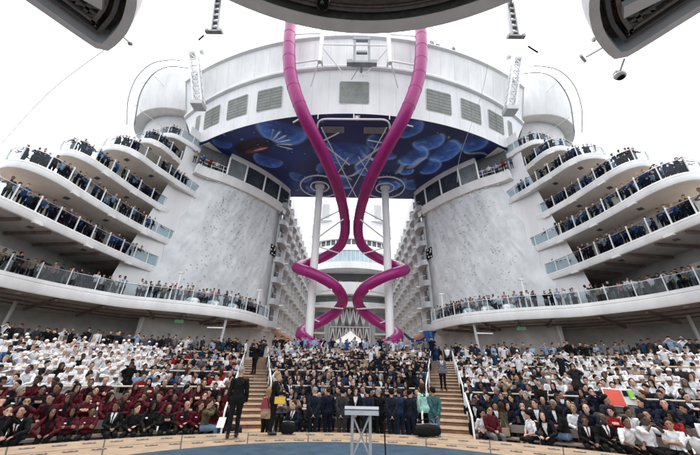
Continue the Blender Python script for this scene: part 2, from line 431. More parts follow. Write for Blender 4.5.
for s in (-1, 1):
    for li, (nm, z, pts) in enumerate(LEVELS):
        edge = [Vector((s * x, y)) for (x, y) in pts]
        path = catmull([(p.x, p.y, 0) for p in edge], .45); path = [Vector(p[:2]) for p in path]
        nrm = normals2d(path, s)
        # make sure the normal points to the middle of the theatre
        if nrm[len(nrm) // 3].x * s > 0: nrm = [-q for q in nrm]
        TERR[(s, li)] = (path, nrm, z)
        t = thing('terrace_deck', f'{LV_NAME[li]} curved white terrace deck with glass railing on the {SIDE[s]} side of the ship', 'terrace', 'tiers of curved terrace decks')
        q = MB(); q.sweep(path, [(o, z + h) for o, h in FASC], nrm); q.build('fascia', M['white'], t)
        inner = [p - n_ * .22 for p, n_ in zip(path, nrm)]
        poly = [(p.x, p.y) for p in inner] + [(s * 25.6, 36), (s * 18.4, 36)]
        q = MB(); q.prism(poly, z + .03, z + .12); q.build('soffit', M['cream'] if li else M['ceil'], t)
        q = MB(); q.prism(poly, z + .121, z + .46); q.build('floor_slab', M['deck'], t)
        L = path_len(path)
        for k in range(4 if li < 5 else 2):                     # white lamp housings under the fascia
            d = L * (.05 + .19 * k); p = at_len(path, d); j = min(range(len(path)), key=lambda w: (path[w] - p).length); n_ = nrm[j]
            c = p + n_ * .02; q = MB(); q.box((c.x, c.y, z - .06), (.24, .62, .14), rz=math.atan2(n_.y, n_.x)); q.build('deck_lamp', M['lamp'], t)
        for k in range(3):                                       # dark vents in the soffit
            d = L * (.2 + .2 * k); p = at_len(path, d); c = Vector((p.x + s * 1.3, p.y + .4))
            q = MB(); q.box((c.x, c.y, z + .022), (.55, .35, .03), rz=s * .5); q.build('vent', M['dkgrey'], t)
        balustrade(t, path, nrm, z + .46, 1.5)
        if li < 5:                                               # cabin wall behind the terrace, up to the next soffit
            zn = LEVELS[li + 1][1]; ny = min(y for x, y in LEVELS[li + 1][2])
            w = [(s * 25.6, ny + 2.6), (s * 24.6, ny + 2.7), (s * 23.9, ny + 3.3), (s * 23.5, ny + 4.4), (s * 23.2, ny + 7), (s * 22.6, 31), (s * 22.4, 35.9), (s * 25.6, 35.9)]
            w = [(max(-25.6, min(25.6, x)), min(y, 35.9)) for x, y in w]
            if ny + 7 > 31: w = [(s * 25.6, ny + 2.6), (s * 24.6, ny + 2.7), (s * 23.9, ny + 3.3), (s * 23.5, ny + 4.4), (s * 22.9, 35.9), (s * 25.6, 35.9)]
            q = MB(); q.prism(w, z + .46, zn + .03); wl = q.build('cabin_wall', M['creamwall'], t)
for s in (-1, 1):                                                # inboard wall and beams between promenade and lowest terrace
    t = thing('deck_wall', f'brown grey inner wall behind the people on the {SIDE[s]} promenade deck', 'wall', 'inner walls of the promenade decks')
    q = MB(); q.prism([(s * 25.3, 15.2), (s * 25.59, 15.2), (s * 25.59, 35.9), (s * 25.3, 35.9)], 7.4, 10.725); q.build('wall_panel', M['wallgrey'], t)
    for k in range(5):
        q = MB(); q.box((s * 25.27, 16.9 + 4.2 * k, 8.6), (.06, 2.4, 2.3)); q.build('door_panel', [M['midglass'], M['cream'], M['dkgrey']][k % 3], t)
    path, nrm, z = TERR[(s, 0)]
    for k in range(9):
        p = at_len(path, 1.5 + 2.1 * k); j = min(range(len(path)), key=lambda w: (path[w] - p).length); n_ = nrm[j]; a = p - n_ * .45; b = p - n_ * 4.2
        q = MB(); q.bar((a.x, a.y, 10.62), (b.x, b.y, 10.62), .18, .2); q.build('ceiling_beam', M['beam'], t)
# the long lowest promenade deck that wraps round in front of the climbing walls
A_PTS = [(25.4, 9), (24.3, 14.5), (22.9, 20.1), (22.0, 22.6), (20.8, 24.4), (19.1, 26.4), (17.1, 27.4), (14.4, 28.8), (11.2, 31.4), (9.6, 35.5), (9.6, 37.6), (10.4, 39.6)]
AZ = 6.6
for s in (-1, 1):
    path = [Vector(p[:2]) for p in catmull([(s * x, y, 0) for x, y in A_PTS], .45)]
    nrm = normals2d(path, 1)
    if nrm[len(nrm) // 2].x * s > 0: nrm = [-q for q in nrm]
    TERR[(s, 'A')] = (path, nrm, AZ)
    t = thing('promenade_deck', f'wide white promenade deck sweeping below the climbing wall on the {SIDE[s]} side', 'deck', 'promenade decks over the side stands')
    q = MB(); q.sweep(path, [(-.3, AZ), (0, AZ - .03), (.09, AZ + .1), (.1, AZ + .62), (.05, AZ + .65), (.05, AZ + .7), (.1, AZ + .73), (.1, AZ + .95), (.02, AZ + 1.0), (-.3, AZ + 1.0)], nrm); q.build('fascia', M['white'], t)
    poly = [(p.x - n_.x * .22, p.y - n_.y * .22) for p, n_ in zip(path, nrm)] + [(s * 13, 46), (s * 36, 46), (s * 36, 9)]
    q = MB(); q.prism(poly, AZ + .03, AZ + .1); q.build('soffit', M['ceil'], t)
    q = MB(); q.prism(poly, AZ + .101, AZ + .78); q.build('floor_slab', M['deck'], t)
    L = path_len(path)
    for k in range(1, 12):                                        # dark beams under the deck
        p = at_len(path, L * k / 12.5); j = min(range(len(path)), key=lambda w: (path[w] - p).length); n_ = nrm[j]
        a = p - n_ * .5; b = p - n_ * 8.5
        q = MB(); q.bar((a.x, a.y, AZ - .10), (b.x, b.y, AZ - .10), .2, .26); q.build('ceiling_beam', M['beam'], t)
    q = MB()
    for off in (1.6, 3.6, 5.6): q.tube([(p.x - n_.x * off, p.y - n_.y * off, AZ - .13) for p, n_ in list(zip(path, nrm))[6:-8]], .07, 6)
    q.build('ceiling_pipe', M['beam'], t)
    for k in range(9):                                            # down lights in the ceiling
        p = at_len(path, L * (k + .5) / 10); j = min(range(len(path)), key=lambda w: (path[w] - p).length); n_ = nrm[j]
        c = p - n_ * (1.2 + (k % 3) * .9); q = MB(); q.lathe([(0, 0), (.16, 0), (.16, .06)], c=(c.x, c.y, AZ - .04), seg=12); q.build('down_light', M['lamp'], t)
    balustrade(t, path, nrm, AZ + .8, 1.75, glass_h=1.1, post_top=1.42)
    for (x, y) in ((26.6, 25), (12.1, 31.4), (19.6, 30.5)):         # slanting white posts holding the deck
        q = MB(); q.tube([(s * (x + .25), y, ZS), (s * x, y, AZ + .03)], .13, 10); q.build('support_post', M['ltgrey'], t)
    # signs and lights hung below
    e = thing('exit_sign', f'small green sign hanging under the {SIDE[s]} promenade deck', 'sign', loc=(0, 0, 0))
    q = MB(); q.box((s * 15.6, 29.4, 5.95), (.75, .08, .3), rz=-s * .4); q.build('sign_panel', M['green'], e)
    q = MB()
    for dx in (-.25, .25): q.tube([(s * 15.6 + dx, 29.4 - s * dx * .4, 6.05), (s * 15.6 + dx, 29.4 - s * dx * .4, 6.64)], .012, 5)
    q.build('hanger', M['dkgrey'], e)
    e = thing('strip_light', f'long white strip light under the {SIDE[s]} promenade deck near the aisle', 'light')
    q = MB(); q.box((s * 12.6, 30.4, 5.6), (1.5, .12, .1)); q.build('diffuser', M['whitetrim'], e)
    q = MB()
    for dx in (-.6, .6): q.tube([(s * 12.6 + dx, 30.4, 5.64), (s * 12.6 + dx, 30.4, 6.64)], .012, 5)
    q.build('hanger', M['dkgrey'], e)
    # rear wall below the deck with pale door panels
    wl = thing('rear_wall', f'grey wall with pale doorways behind the {SIDE[s]} stand', 'wall')
    q = MB(); q.lathe([(41.5, ZS), (41.8, ZS), (41.8, AZ + .02), (41.5, AZ + .02)], c=(0, SCY, 0), seg=30, a0=math.pi / 2 - s * R(66), a1=math.pi / 2 - s * R(18.5), closed_prof=True)
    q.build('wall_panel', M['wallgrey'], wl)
    for k, adeg in enumerate((21, 27, 32, 38, 43, 49)):
        p = ring(41.45, s * R(adeg)); q = MB(); q.box((p.x, p.y, ZS + 1.15), (1.6 if k % 2 else 2.6, .06, 2.2), rz=-s * R(adeg))
        q.build('door_panel', [M['white2'], M['midglass'], M['dkgrey']][k % 3], wl)
    # slim white flag poles and lamp pods standing on the deck edge
    for k, (x, y) in enumerate(((16.0, 28.4), (10.2, 34.6))):
        p = Vector((s * x, y)); e = thing('light_pole', f'slim white pole rising {"mid way along" if k == 0 else "near the inner end of"} the {SIDE[s]} promenade railing', 'pole', 'white poles on the promenade decks')
        q = MB(); q.tube([(p.x, p.y, AZ + .7), (p.x, p.y, AZ + 3.6)], .075, 8); q.build('shaft', M['whitetrim'], e)
        q = MB(); q.box((p.x, p.y, AZ + 3.65), (.5, .22, .12)); q.build('lamp_head', M['lamp'], e)
    for k, (x, y) in enumerate(((14.7, 29.2), (13.2, 30.3), (11.9, 31.6))):
        e = thing('deck_spotlight', f'{["outermost", "middle", "innermost"][k]} white domed spotlight housing on the {SIDE[s]} promenade edge', 'spotlight', 'domed spotlights on the promenade edges')
        q = MB(); q.ball((s * x, y, AZ + 1.22), (.62, .5, .32), 16); q.box((s * x, y, AZ + 1.05), (1.1, .7, .3)); q.build('housing', M['whitetrim'], e)
        q = MB(); q.ball((s * x, y, AZ + 1.62), (.32, .3, .36), 12); q.build('dome', M['greymetal'], e)

# ================================================================== towers and climbing walls
W_BOT = [(21.4, 26.4), (20.4, 28.5), (19.3, 30.7), (16.7, 32.9), (13.9, 36.0), (11.7, 39.5), (10.3, 42.5)]
W_PTS = [(20.1, 29.6), (18.9, 31.7), (16.4, 33.6), (13.7, 36.4), (11.6, 39.6), (10.3, 42.5)]
NZ = {}
def noise2(u, v, seed=0):
    if seed not in NZ:
        rs = random.Random(seed); NZ[seed] = [(rs.uniform(.15, 2.6), rs.uniform(.1, 1.1) * rs.choice([-1, 1]), rs.uniform(0, 6.28)) for k in range(12)]
    return sum(math.sin(fx * u * 1.3 + fy_ * v + ph + 1.2 * math.sin(.5 * v + ph)) / (1 + fx) for fx, fy_, ph in NZ[seed]) / 4
for s in (-1, 1):
    NW = 60
    def even(P): 
        c = [Vector(p[:2]) for p in catmull([(s * x, y, 0) for x, y in P], .3)]; Lc = path_len(c); return [at_len(c, Lc * k / NW) for k in range(NW + 1)]
    wp = even(W_PTS); wb = even(W_BOT)
    def wall_at(f, z):
        w_ = max(0, min(1, (24 - z) / 17)); x_ = f * NW; k = min(NW - 1, int(x_)); return wp[k].lerp(wp[k + 1], x_ - k) * (1 - w_) + wb[k].lerp(wb[k + 1], x_ - k) * w_
    t = thing('side_tower', f'smooth white tower carrying the climbing wall on the {SIDE[s]} side', 'tower', 'white towers flanking the boardwalk')
    q = MB(); q.grid([[(*wall_at(k / NW, z), z) for k in range(NW + 1)] + [(s * 10.3, 60, z), (s * 25.9, 60, z), (s * 25.9, 36.05, z), (s * 22, 36.05, z), (*wall_at(0, z), z)] for z in (AZ + .1, 10, 13, 16, 19, 22, 24, 27, 29.5)])
    q.build('tower_wall', M['white2'], t)
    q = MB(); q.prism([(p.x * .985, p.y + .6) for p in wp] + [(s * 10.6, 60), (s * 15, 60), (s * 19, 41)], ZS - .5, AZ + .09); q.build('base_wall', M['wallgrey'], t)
    q = MB(); q.tube([(s * 10.75, 41.4, AZ + .78), (s * 10.75, 41.4, 24.5)], .28, 12); q.build('corner_column', M['white'], t)
    # rock face
    rp = [p for p in wp]; L = path_len(rp); rn = normals2d(rp, 1)
    if rn[len(rn) // 2].x * s > 0: rn = [-q for q in rn]
    t = thing('climbing_wall', f'pale grey rock climbing wall dotted with dark holds on the {SIDE[s]} tower', 'climbing wall', 'rock climbing walls')
    rows = []; NU, NV = 90, 110; u0, u1 = L * .17, L * .90
    def rock(u, v, off=0):
        z = AZ + .75 + (24.0 - AZ - .75) * v
        f = .20 - .05 * (1 - v) + .012 * math.sin(z * 1.7) * (1 - u) + (.91 - .20) * u + .05 * (1 - v) * u; p = wall_at(f, z); pa = wall_at(max(0, f - .02), z); pb = wall_at(min(1, f + .02), z)
        tt = (pb - pa).normalized(); n_ = Vector((tt.y, -tt.x))
        if n_.x * s > 0: n_ = -n_
        d = f * L; edgew = min(1, min(u, 1 - u) * 9)
        b = .10 + .30 * edgew * (1.0 + .5 * noise2(d * 1.1, z * .55, 3 if s < 0 else 5) + .2 * noise2(d * 3.3, z * 2.1, 8) - .55 * abs(noise2(d * .9 + z * .35, z * .7, 12)) - .4 * abs(noise2(d * 1.6 - z * .5, z * 1.1, 15)))
        b += .5 * (1 - v) ** 2 * edgew
        return Vector((p.x + n_.x * (b + off), p.y + n_.y * (b + off), z)), n_
    for i in range(NV + 1):
        rows.append([rock(j / NU, i / NV)[0] for j in range(NU + 1)])
    q = MB(); q.grid(rows); q.build('rock_face', M['rock'], t, smooth=60)
    # border returns so the panel has thickness
    q = MB()
    for uu in (0, 1):
        col = [rock(uu, i / NV)[0] for i in range(NV + 1)]; nn = rock(uu, .5)[1]
        q.grid([[c for c in col], [c - Vector((nn.x, nn.y, 0)) * .5 for c in col]])
    topc = [rock(j / NU, 1)[0] for j in range(NU + 1)]; q.grid([topc, [c - Vector((rock(j / NU, 1)[1].x, rock(j / NU, 1)[1].y, 0)) * .5 for j, c in enumerate(topc)]])
    q.build('panel_edge', M['rock'], t)
    q = MB(); rr = random.Random(11 + s)
    for k in range(460):
        band = rr.choice([.25, .3, .5, .54, .76]); u = band + rr.gauss(0, .062); v = rr.random() ** .9
        c, n_ = rock(min(.97, max(.03, u)), v, .05); sz = rr.uniform(.018, .055)
        q.ball(c, (sz, sz * .8, sz * .75), 6, mi=1 if rr.random() < .05 else 0)
    h = q.build('climbing_hold', [M['hold'], M['holdred']], t); tag(h, kind='stuff')
    # small black and white picture panel near the inner corner
    e = thing('picture_panel', f'small black and white picture panel on the inner edge of the {SIDE[s]} climbing wall', 'panel')
    c, n_ = rock(.955, .60, .12); a = math.atan2(n_.y, n_.x)
    mt = Matrix.Rotation(a - math.pi / 2, 3, 'Z')
    q = MB(); q.box(c, (1.15, .08, 1.5), mtx=mt); q.build('backing', M['black'], e)
    q = MB(); rr = random.Random(3)
    for k in range(9):
        o = mt @ Vector((rr.uniform(-.42, .42), .05, rr.uniform(-.6, .6))); q.box(c + o, (rr.uniform(.1, .3), .02, rr.uniform(.1, .35)), mtx=mt @ Matrix.Rotation(rr.uniform(-.6, .6), 3, 'Y'))
    q.build('picture_shapes', M['paper'], e)
    # observation lounge hung under the bridge above the rock
    t = thing('observation_lounge', f'white glazed lookout lounge with slanting windows above the {SIDE[s]} climbing wall', 'lounge', 'lookout lounges under the bridge')
    lp = [at_len(rp, L * (.10 + .84 * k / 30)) for k in range(31)]; ln = normals2d(lp, 1)
    if ln[15].x * s > 0: ln = [-q_ for q_ in ln]
    def strip(o0, z0, o1, z1, th, k0, k1):
        q = MB(); q.sweep(lp[k0:k1 + 1], [(o0, z0), (o1, z1), (o1 - th, z1), (o0 - th, z0)], ln[k0:k1 + 1]); return q
    q = strip(.75, 23.55, 1.0, 24.55, .5, 0, 30); q.build('sill_band', M['white'], t)
    q = MB(); q.sweep(lp, [(-.3, 23.4), (.74, 23.4), (.74, 23.56), (-.3, 23.56)], ln); q.build('lounge_soffit', M['cream'], t)
    q = strip(1.18, 27.0, 1.25, 27.69, .4, 8, 30); q.build('head_band', M['white'], t)
    bounds = [8, 13, 19, 25, 30]
    for b0, b1 in zip(bounds, bounds[1:]):
        q = MB(); q.grid([[(lp[k].x + ln[k].x * .93, lp[k].y + ln[k].y * .93, 24.52) for k in range(b0, b1 + 1)], [(lp[k].x + ln[k].x * 1.1, lp[k].y + ln[k].y * 1.1, 27.05) for k in range(b0, b1 + 1)]])
        q.build('window', M['midglass'] if b0 == 8 else M['darkglass'], t)
    for b in bounds:
        q = MB(); q.bar((lp[b].x + ln[b].x * 1.0, lp[b].y + ln[b].y * 1.0, 24.5), (lp[b].x + ln[b].x * 1.17, lp[b].y + ln[b].y * 1.17, 27.05), .2, .16); q.build('mullion', M['white'], t)
    q = MB(); q.grid([[(lp[k].x + ln[k].x * .55, lp[k].y + ln[k].y * .55, z) for k in range(0, 31)] for z in (24.4, 27.69)]); q.build('inner_wall', M['dkgrey'], t)
    for k in (1, 4, 7):
        q = MB(); q.tube([(lp[k].x + ln[k].x * .9, lp[k].y + ln[k].y * .9, 24.5), (lp[k].x + ln[k].x * .9, lp[k].y + ln[k].y * .9, 25.6)], .04, 6); q.build('railing_post', M['whitetrim'], t)
    q = MB()
    for zz in (25.05, 25.6): q.tube([(lp[k].x + ln[k].x * .9, lp[k].y + ln[k].y * .9, zz) for k in range(0, 9)], .035, 6)
    q.build('railing', M['whitetrim'], t)
    q = MB(); q.grid([[(lp[k].x + ln[k].x * o_, lp[k].y + ln[k].y * o_, 24.4) for k in range(31)] for o_ in (.56, .9)]); q.build('lounge_floor', M['deck'], t)
    for k in range(4, 30, 3):
        q = MB(); c = lp[k] + ln[k] * .4; q.ball((c.x, c.y, 23.33), (.16, .16, .12), 8); q.build('soffit_lamp', M['lamp'], t)

# ================================================================== the bridge across
def arcY(x, c, Rr): return c + Rr - math.sqrt(max(1, Rr * Rr - x * x))
def fy(x, z):
    yb = arcY(x, 25.35, 37.0); yl = arcY(x, 24.5, 37.5); yt = arcY(x, 23.7, 44.0)
    if z <= 34: w = (z - 27.7) / 6.3; return yb * (1 - w) + yl * w
    w = (z - 34) / 4.3; return yl * (1 - w) + yt * w
XE = 23.6
def zbot(x): return 27.7 + max(0, abs(x) - 18.6) * .4
def xe(z): return min(XE, 20.9 + max(0, z - 28.4) * .52)
br = thing('overhead_bridge', 'huge curved white bridge spanning the boardwalk high above the crowd', 'bridge')
xs = np.linspace(-XE, XE, 61)
q = MB(); q.grid([[(lambda x: (x, fy(x, zbot(x) * (1 - w) + 33.75 * w) - .02, zbot(x) * (1 - w) + 33.75 * w))(x_ / XE * xe(28.4 + 5.3 * w)) for x_ in xs] for w in np.linspace(0, 1, 9)]); q.build('lower_fascia', M['white2'], br)
q = MB()
pr = []
for x in xs:
    y = fy(x, 34); pr.append([(x, y + .3, 33.7), (x, y - .38, 33.72), (x, y - .45, 33.9), (x, y - .38, 34.12), (x, y + .3, 34.2), ])
q.grid(pr); q.build('ledge', M['white'], br)
q = MB(); q.grid([[(x, fy(x, z) + .12, z) for x in xs] for z in np.linspace(34.1, 38.2, 6)]); q.build('upper_fascia', M['white'], br)
q = MB(); q.grid([[(x, fy(x, 38.2) + .12, 38.2) for x in xs], [(x, fy(x, 38.2) - .25, 38.3) for x in xs], [(x, fy(x, 38.2) - .25, 38.5) for x in xs], [(x, fy(x, 38.2) + .5, 38.5) for x in xs], [(x, 46, 38.5) for x in xs]]); q.build('roof_deck', M['whitetrim'], br)
q = MB(); q.grid([[(x, 43.2, z) for x in xs] for z in (27.9, 38.45)]); q.build('back_wall', M['white2'], br)
for s in (-1, 1):
    q = MB(); q.grid([[(s * xe(z), y, z) for y in (fy(xe(z), z), 43.2)] for z in (28.6, 30.5, 32, 33.75, 38.45)]); q.build('end_wall', M['white2'], br)
q = MB()
for k in range(0, 61): q.tube([(xs[k], fy(xs[k], 38.2) - .1, 38.5), (xs[k], fy(xs[k], 38.2) - .1, 39.6)], .025, 5)
for h in (39.0, 39.6): q.tube([(x, fy(x, 38.2) - .1, h) for x in xs], .025, 5)
q.build('roof_railing', M['whitetrim'], br)
q = MB()     # horizontal panel seams of the facing
for z in (31.0,): pass
def bridge_window(xc, zc, w, h, small=False, lab=None):
    y = fy(xc, zc); dy = (fy(xc + .1, zc) - fy(xc - .1, zc)) / .2; ang = math.atan(dy); dz = (fy(xc, zc + .2) - fy(xc, zc - .2)) / .4
    mt = Matrix.Rotation(ang, 3, 'Z') @ Matrix.Rotation(-math.atan(dz), 3, 'X')
    c = Vector((xc, y, zc))
    def rrect(w, h, r, dep, y0):
        pts = []
        for (sx, sz, a0) in ((1, 1, 0), (-1, 1, 90), (-1, -1, 180), (1, -1, 270)):
            for a in (0, 30, 60, 90):
                pts.append((sx * (w / 2 - r) + r * math.cos(R(a0 + a)), sz * (h / 2 - r) + r * math.sin(R(a0 + a))))
        n = len(pts); vs = [c + mt @ Vector((p[0], y0, p[1])) for p in pts] + [c + mt @ Vector((p[0], y0 - dep, p[1])) for p in pts]
        return vs, [tuple(range(n)), tuple(range(n, 2 * n))] + [(i, (i + 1) % n, n + (i + 1) % n, n + i) for i in range(n)]
    q = MB(); q.add(*rrect(w + .14, h + .14, .28, .14, .1)); f = q.build('window', M['winframe'], br)
    q = MB(); q.add(*rrect(w, h, .22, .03, -.02)); q.build('louver_panel', M['louver'], f)
    if not small:
        q = MB(); n = int(h / .4)
        for k in range(n):
            o = c + mt @ Vector((0, -.06, -h / 2 + (k + .5) * h / n)); q.box(o, (w - .12, .03, .045), mtx=mt)
        q.box(c + mt @ Vector((w * .02, -.075, 0)), (.05, .03, h - .1), mtx=mt)
        q.build('louver_slats', M['slat'], f)
bridge_window(0, 30.5, 3.3, 3.0, True)
for s in (-1, 1):
    bridge_window(s * 9.85, 30.7, 3.2, 3.0); bridge_window(s * 14.1, 30.8, 3.0, 2.9); bridge_window(s * 17.9, 30.9, 2.8, 2.8); bridge_window(s * 20.4, 31.1, .9, 2.6, True)
q = MB()
for k in range(-11, 12):                                           # weld seams between the facing plates
    x = 1.9 * k + .95
    if any(abs(abs(x) - c) < 1.75 for c in (9.85, 14.1, 17.9)) or abs(x) < 1.8: rows = ((28.0, 29.0), (32.5, 33.6))
    else: rows = ((28.0, 33.6),)
    for z0, z1 in rows:
        if abs(x) < xe(z0) - .3 and z0 > zbot(x): q.bar((x, fy(x, z0) - .022, z0), (x, fy(x, z1) - .022, z1), .022, .008)
    q.bar((x, fy(x, 34.6) + .118, 34.6), (x, fy(x, 37.9) + .118, 37.9), .022, .008)
q.build('plate_seam', M['cabingrey'], br)
# painted ceiling: sea life in blues on a fine vertex-coloured sheet
def mural():
    nx, ny = 340, 190
    X = np.linspace(-21, 21, nx); V = np.linspace(0, 1, ny)
    YB = np.array([arcY(x, 25.35, 37.0) for x in X]) + .03
    XX = np.repeat(X[None, :], ny, 0); YY = YB[None, :] + (43.2 - YB[None, :]) * V[:, None]
    rs = np.random.RandomState(4)
    n1 = sum(np.sin(XX * a + YY * b + p + 1.3 * np.sin(YY * .3 + p)) for a, b, p in rs.uniform(-.7, .7, (10, 3)) * np.array([1, 1, 9])) / 6
    n2 = sum(np.sin(XX * a + YY * b + p + 2 * np.sin(XX * .8 + p)) for a, b, p in rs.uniform(-3, 3, (12, 3)) * np.array([1, 1, 3])) / 8
    n3 = sum(np.sin(XX * a + YY * b + p + 2.5 * np.sin(XX * 1.9 + YY * .7 + p)) for a, b, p in rs.uniform(-6, 6, (14, 3))) / 7
    C = np.zeros((ny, nx, 3)); k = np.clip(.45 + .55 * n1, 0, 1)[..., None]
    C[:] = np.array([.006, .008, .030]) * (1 - k) + np.array([.012, .022, .115]) * k
    def over(c, m): C[:] = C * (1 - m[..., None]) + np.array(c) * m[..., None]
    def jelly(cx, cy, r, ang, tone=1.0, ribs=9, tent=True):
        ca, sa = math.cos(ang), math.sin(ang)
        u = ((XX - cx) * ca + (YY - cy) * sa) / r; v = (-(XX - cx) * sa + (YY - cy) * ca) / r
        d = np.sqrt(u * u + (v * 1.25) ** 2); wob = d + .022 * np.sin(5 * np.arctan2(v, u))
        bell = np.clip((1 - wob) * 3.2, 0, 1) * np.clip((v + .5) * 2.6, 0, 1)
        shade = .16 + .62 * np.clip(d, 0, 1) ** 2.4 + .30 * np.clip(n3, 0, 1) + .045 * np.cos(np.arctan2(v, u) * ribs) + .15 * n2
        over(np.array([.045, .14, .52]) * min(1.5, tone * 1.25), bell * np.clip(shade, 0, 1))
        rim = np.exp(-((wob - .9) / .09) ** 2) * np.clip((v + .45) * 6, 0, 1); over(np.array([.13, .25, .55]) * tone, rim * .5)
        if False:
            t = np.clip((-.35 - v) * 5, 0, 1) * np.clip((2.2 + v) * 1.2, 0, 1) * np.clip((.75 - np.abs(u + .15 * np.sin(3 * v))) * 6, 0, 1)
            st = np.clip(np.sin((u + .18 * np.sin(2.6 * v + cx)) * 17) * 1.6 - .7, 0, 1); over(np.array([.14, .26, .58]) * tone, t * st * .65)
    jelly(-8.4, 28.1, 3.1, .35, 1.1); jelly(-1.4, 31.6, 3.6, .1, .9, 13, False); jelly(-11.4, 33.8, 2.0, .5, .9); jelly(-3.2, 35.4, 2.0, 2.9, .8)
    jelly(6.3, 27.4, 1.9, -.6, .9); jelly(9.2, 29.6, 2.0, -.5, 1.2); jelly(7.8, 32.4, 2.2, -.9, 1.8); jelly(11.6, 31.4, 2.3, -1.1, 1.3)
    jelly(14.8, 29.9, 1.7, -.4, 1.0); jelly(10.5, 34.6, 1.8, -1.3, 1.6); jelly(3.2, 30.0, 1.8, .7, .8, 7, False); jelly(-7.5, 37.5, 1.7, .4, .7); jelly(5.9, 38.5, 2.1, -.2, 1.1); jelly(-5.6, 40.6, 1.6, 0, .8)
    jelly(1.9, 35.2, 2.0, 1.2, 1.5); jelly(-16.4, 30.6, 1.2, .3, .6)
    for k in range(7): jelly(rs.uniform(-17, 17), rs.uniform(28, 42), rs.uniform(.8, 2.2), rs.uniform(-1.4, 1.4), rs.uniform(.8, 1.9), int(rs.uniform(6, 13)), False)
    # dark fish with a red belly and pale fins
    u = (XX + 12.6) * .93 + (YY - 31.0) * -.35; v = (XX + 12.6) * .35 + (YY - 31.0) * .93
    over((.010, .008, .014), np.clip((1 - (u / 2.9) ** 2 - (v / 1.35) ** 2) * 6, 0, 1))
    over((.16, .03, .035), np.clip((1 - (u / 2.0) ** 2 - ((v - .75) / .42) ** 2) * 4, 0, 1) * np.clip(.6 + n2, 0, 1))
    over((.45, .22, .22), np.clip((1 - ((u - .5) / 1.1) ** 2 - ((v - .8) / .16) ** 2) * 4, 0, 1) * .8)
    ang = np.arctan2(v - .3, u - 2.2); rad = np.hypot(u - 2.2, v - .3)
    over((.55, .6, .68), np.clip(np.sin(ang * 20) * 2 - .9, 0, 1) * np.clip((rad - .7) * 4, 0, 1) * np.clip((2.9 - rad) * 3, 0, 1) * (np.abs(ang) < .85) * .8)
    # pale streaks swimming through the middle and on the right
    for (cx, cy, L_, a, w) in ((2.2, 33.0, 2.2, .9, .30), (3.6, 31.2, 1.6, .5, .2), (.6, 36.2, 1.9, -.6, .24), (15.6, 31.6, 1.9, .25, .22), (8.5, 33.8, 1.8, -.75, .5), (6.6, 35.2, 1.5, -.9, .4), (-1.2, 37.3, 1.7, .8, .22)):
        uu = (XX - cx) * math.cos(a) + (YY - cy) * math.sin(a); vv = -(XX - cx) * math.sin(a) + (YY - cy) * math.cos(a) + .25 * np.sin(uu * 1.7)
        over((.34, .45, .62), np.clip((1 - (uu / L_) ** 2 - (vv / w) ** 2) * 3, 0, 1) * np.clip(.55 + .6 * n2, 0, 1) * .85)
    over((.20, .32, .60), np.clip(n3 * n2 * 2.2 - .75, 0, 1) * .5)
    spk = rs.rand(ny, nx) > .999; C[spk] = np.array([.25, .35, .6])
    rows = [[(XX[i, j], YY[i, j], 27.7) for j in range(nx)] for i in range(ny)]
    me = bpy.data.meshes.new('ceiling_mural'); vs = np.stack([XX, YY, np.full_like(XX, 27.7)], -1).reshape(-1, 3)
    idx = np.arange(ny * nx).reshape(ny, nx); f = np.stack([idx[:-1, :-1], idx[1:, :-1], idx[1:, 1:], idx[:-1, 1:]], -1).reshape(-1, 4)
    me.from_pydata(vs.tolist(), [], f.tolist())
    ca = me.color_attributes.new('paint', 'FLOAT_COLOR', 'POINT'); ca.data.foreach_set('color', np.concatenate([np.clip(C.reshape(-1, 3) * np.array([2.1, 2.1, 1.9]), 0, 1), np.ones((ny * nx, 1))], 1).astype(np.float32).ravel())
    m = mat('mural_paint', (.1, .1, .1), .45, .1, 3); n = m.node_tree.nodes; a = n.new('ShaderNodeAttribute'); a.attribute_name = 'paint'
    hs = n.new('ShaderNodeHueSaturation'); hs.inputs['Value'].default_value = 1.0
    m.node_tree.links.new(a.outputs['Color'], hs.inputs['Color']); m.node_tree.links.new(hs.outputs['Color'], n['Principled BSDF'].inputs['Base Color'])
    me.materials.append(m); o = bpy.data.objects.new('ceiling_mural', me); COL.objects.link(o); o.parent = br
    tag(o, 'deep blue ceiling painted with glowing jellyfish and a dark fish')
mural()
for s in (-1, 1):                                                  # plain side soffits between mural and terraces
    q = MB(); q.prism([(s * 17.9, 30.35), (s * 20.8, 31.75), (s * 22.9, 34), (s * 22.9, 43), (s * 18.6, 43), (s * 16.0, 35.2)], 27.60, 27.68); q.build('side_soffit', M['cream'], br)
# dark grilles let into the ceiling
for x in (-2.4, 2.5):
    q = MB(); q.box((x, 27.8, 27.66), (2.6, 1.0, .06)); g = q.build('ceiling_grille', M['greymetal'], br)
    q = MB()
    for k in range(6): q.box((x, 27.42 + .15 * k, 27.62), (2.4, .05, .03))
    q.build('grille_slats', M['slat'], g)
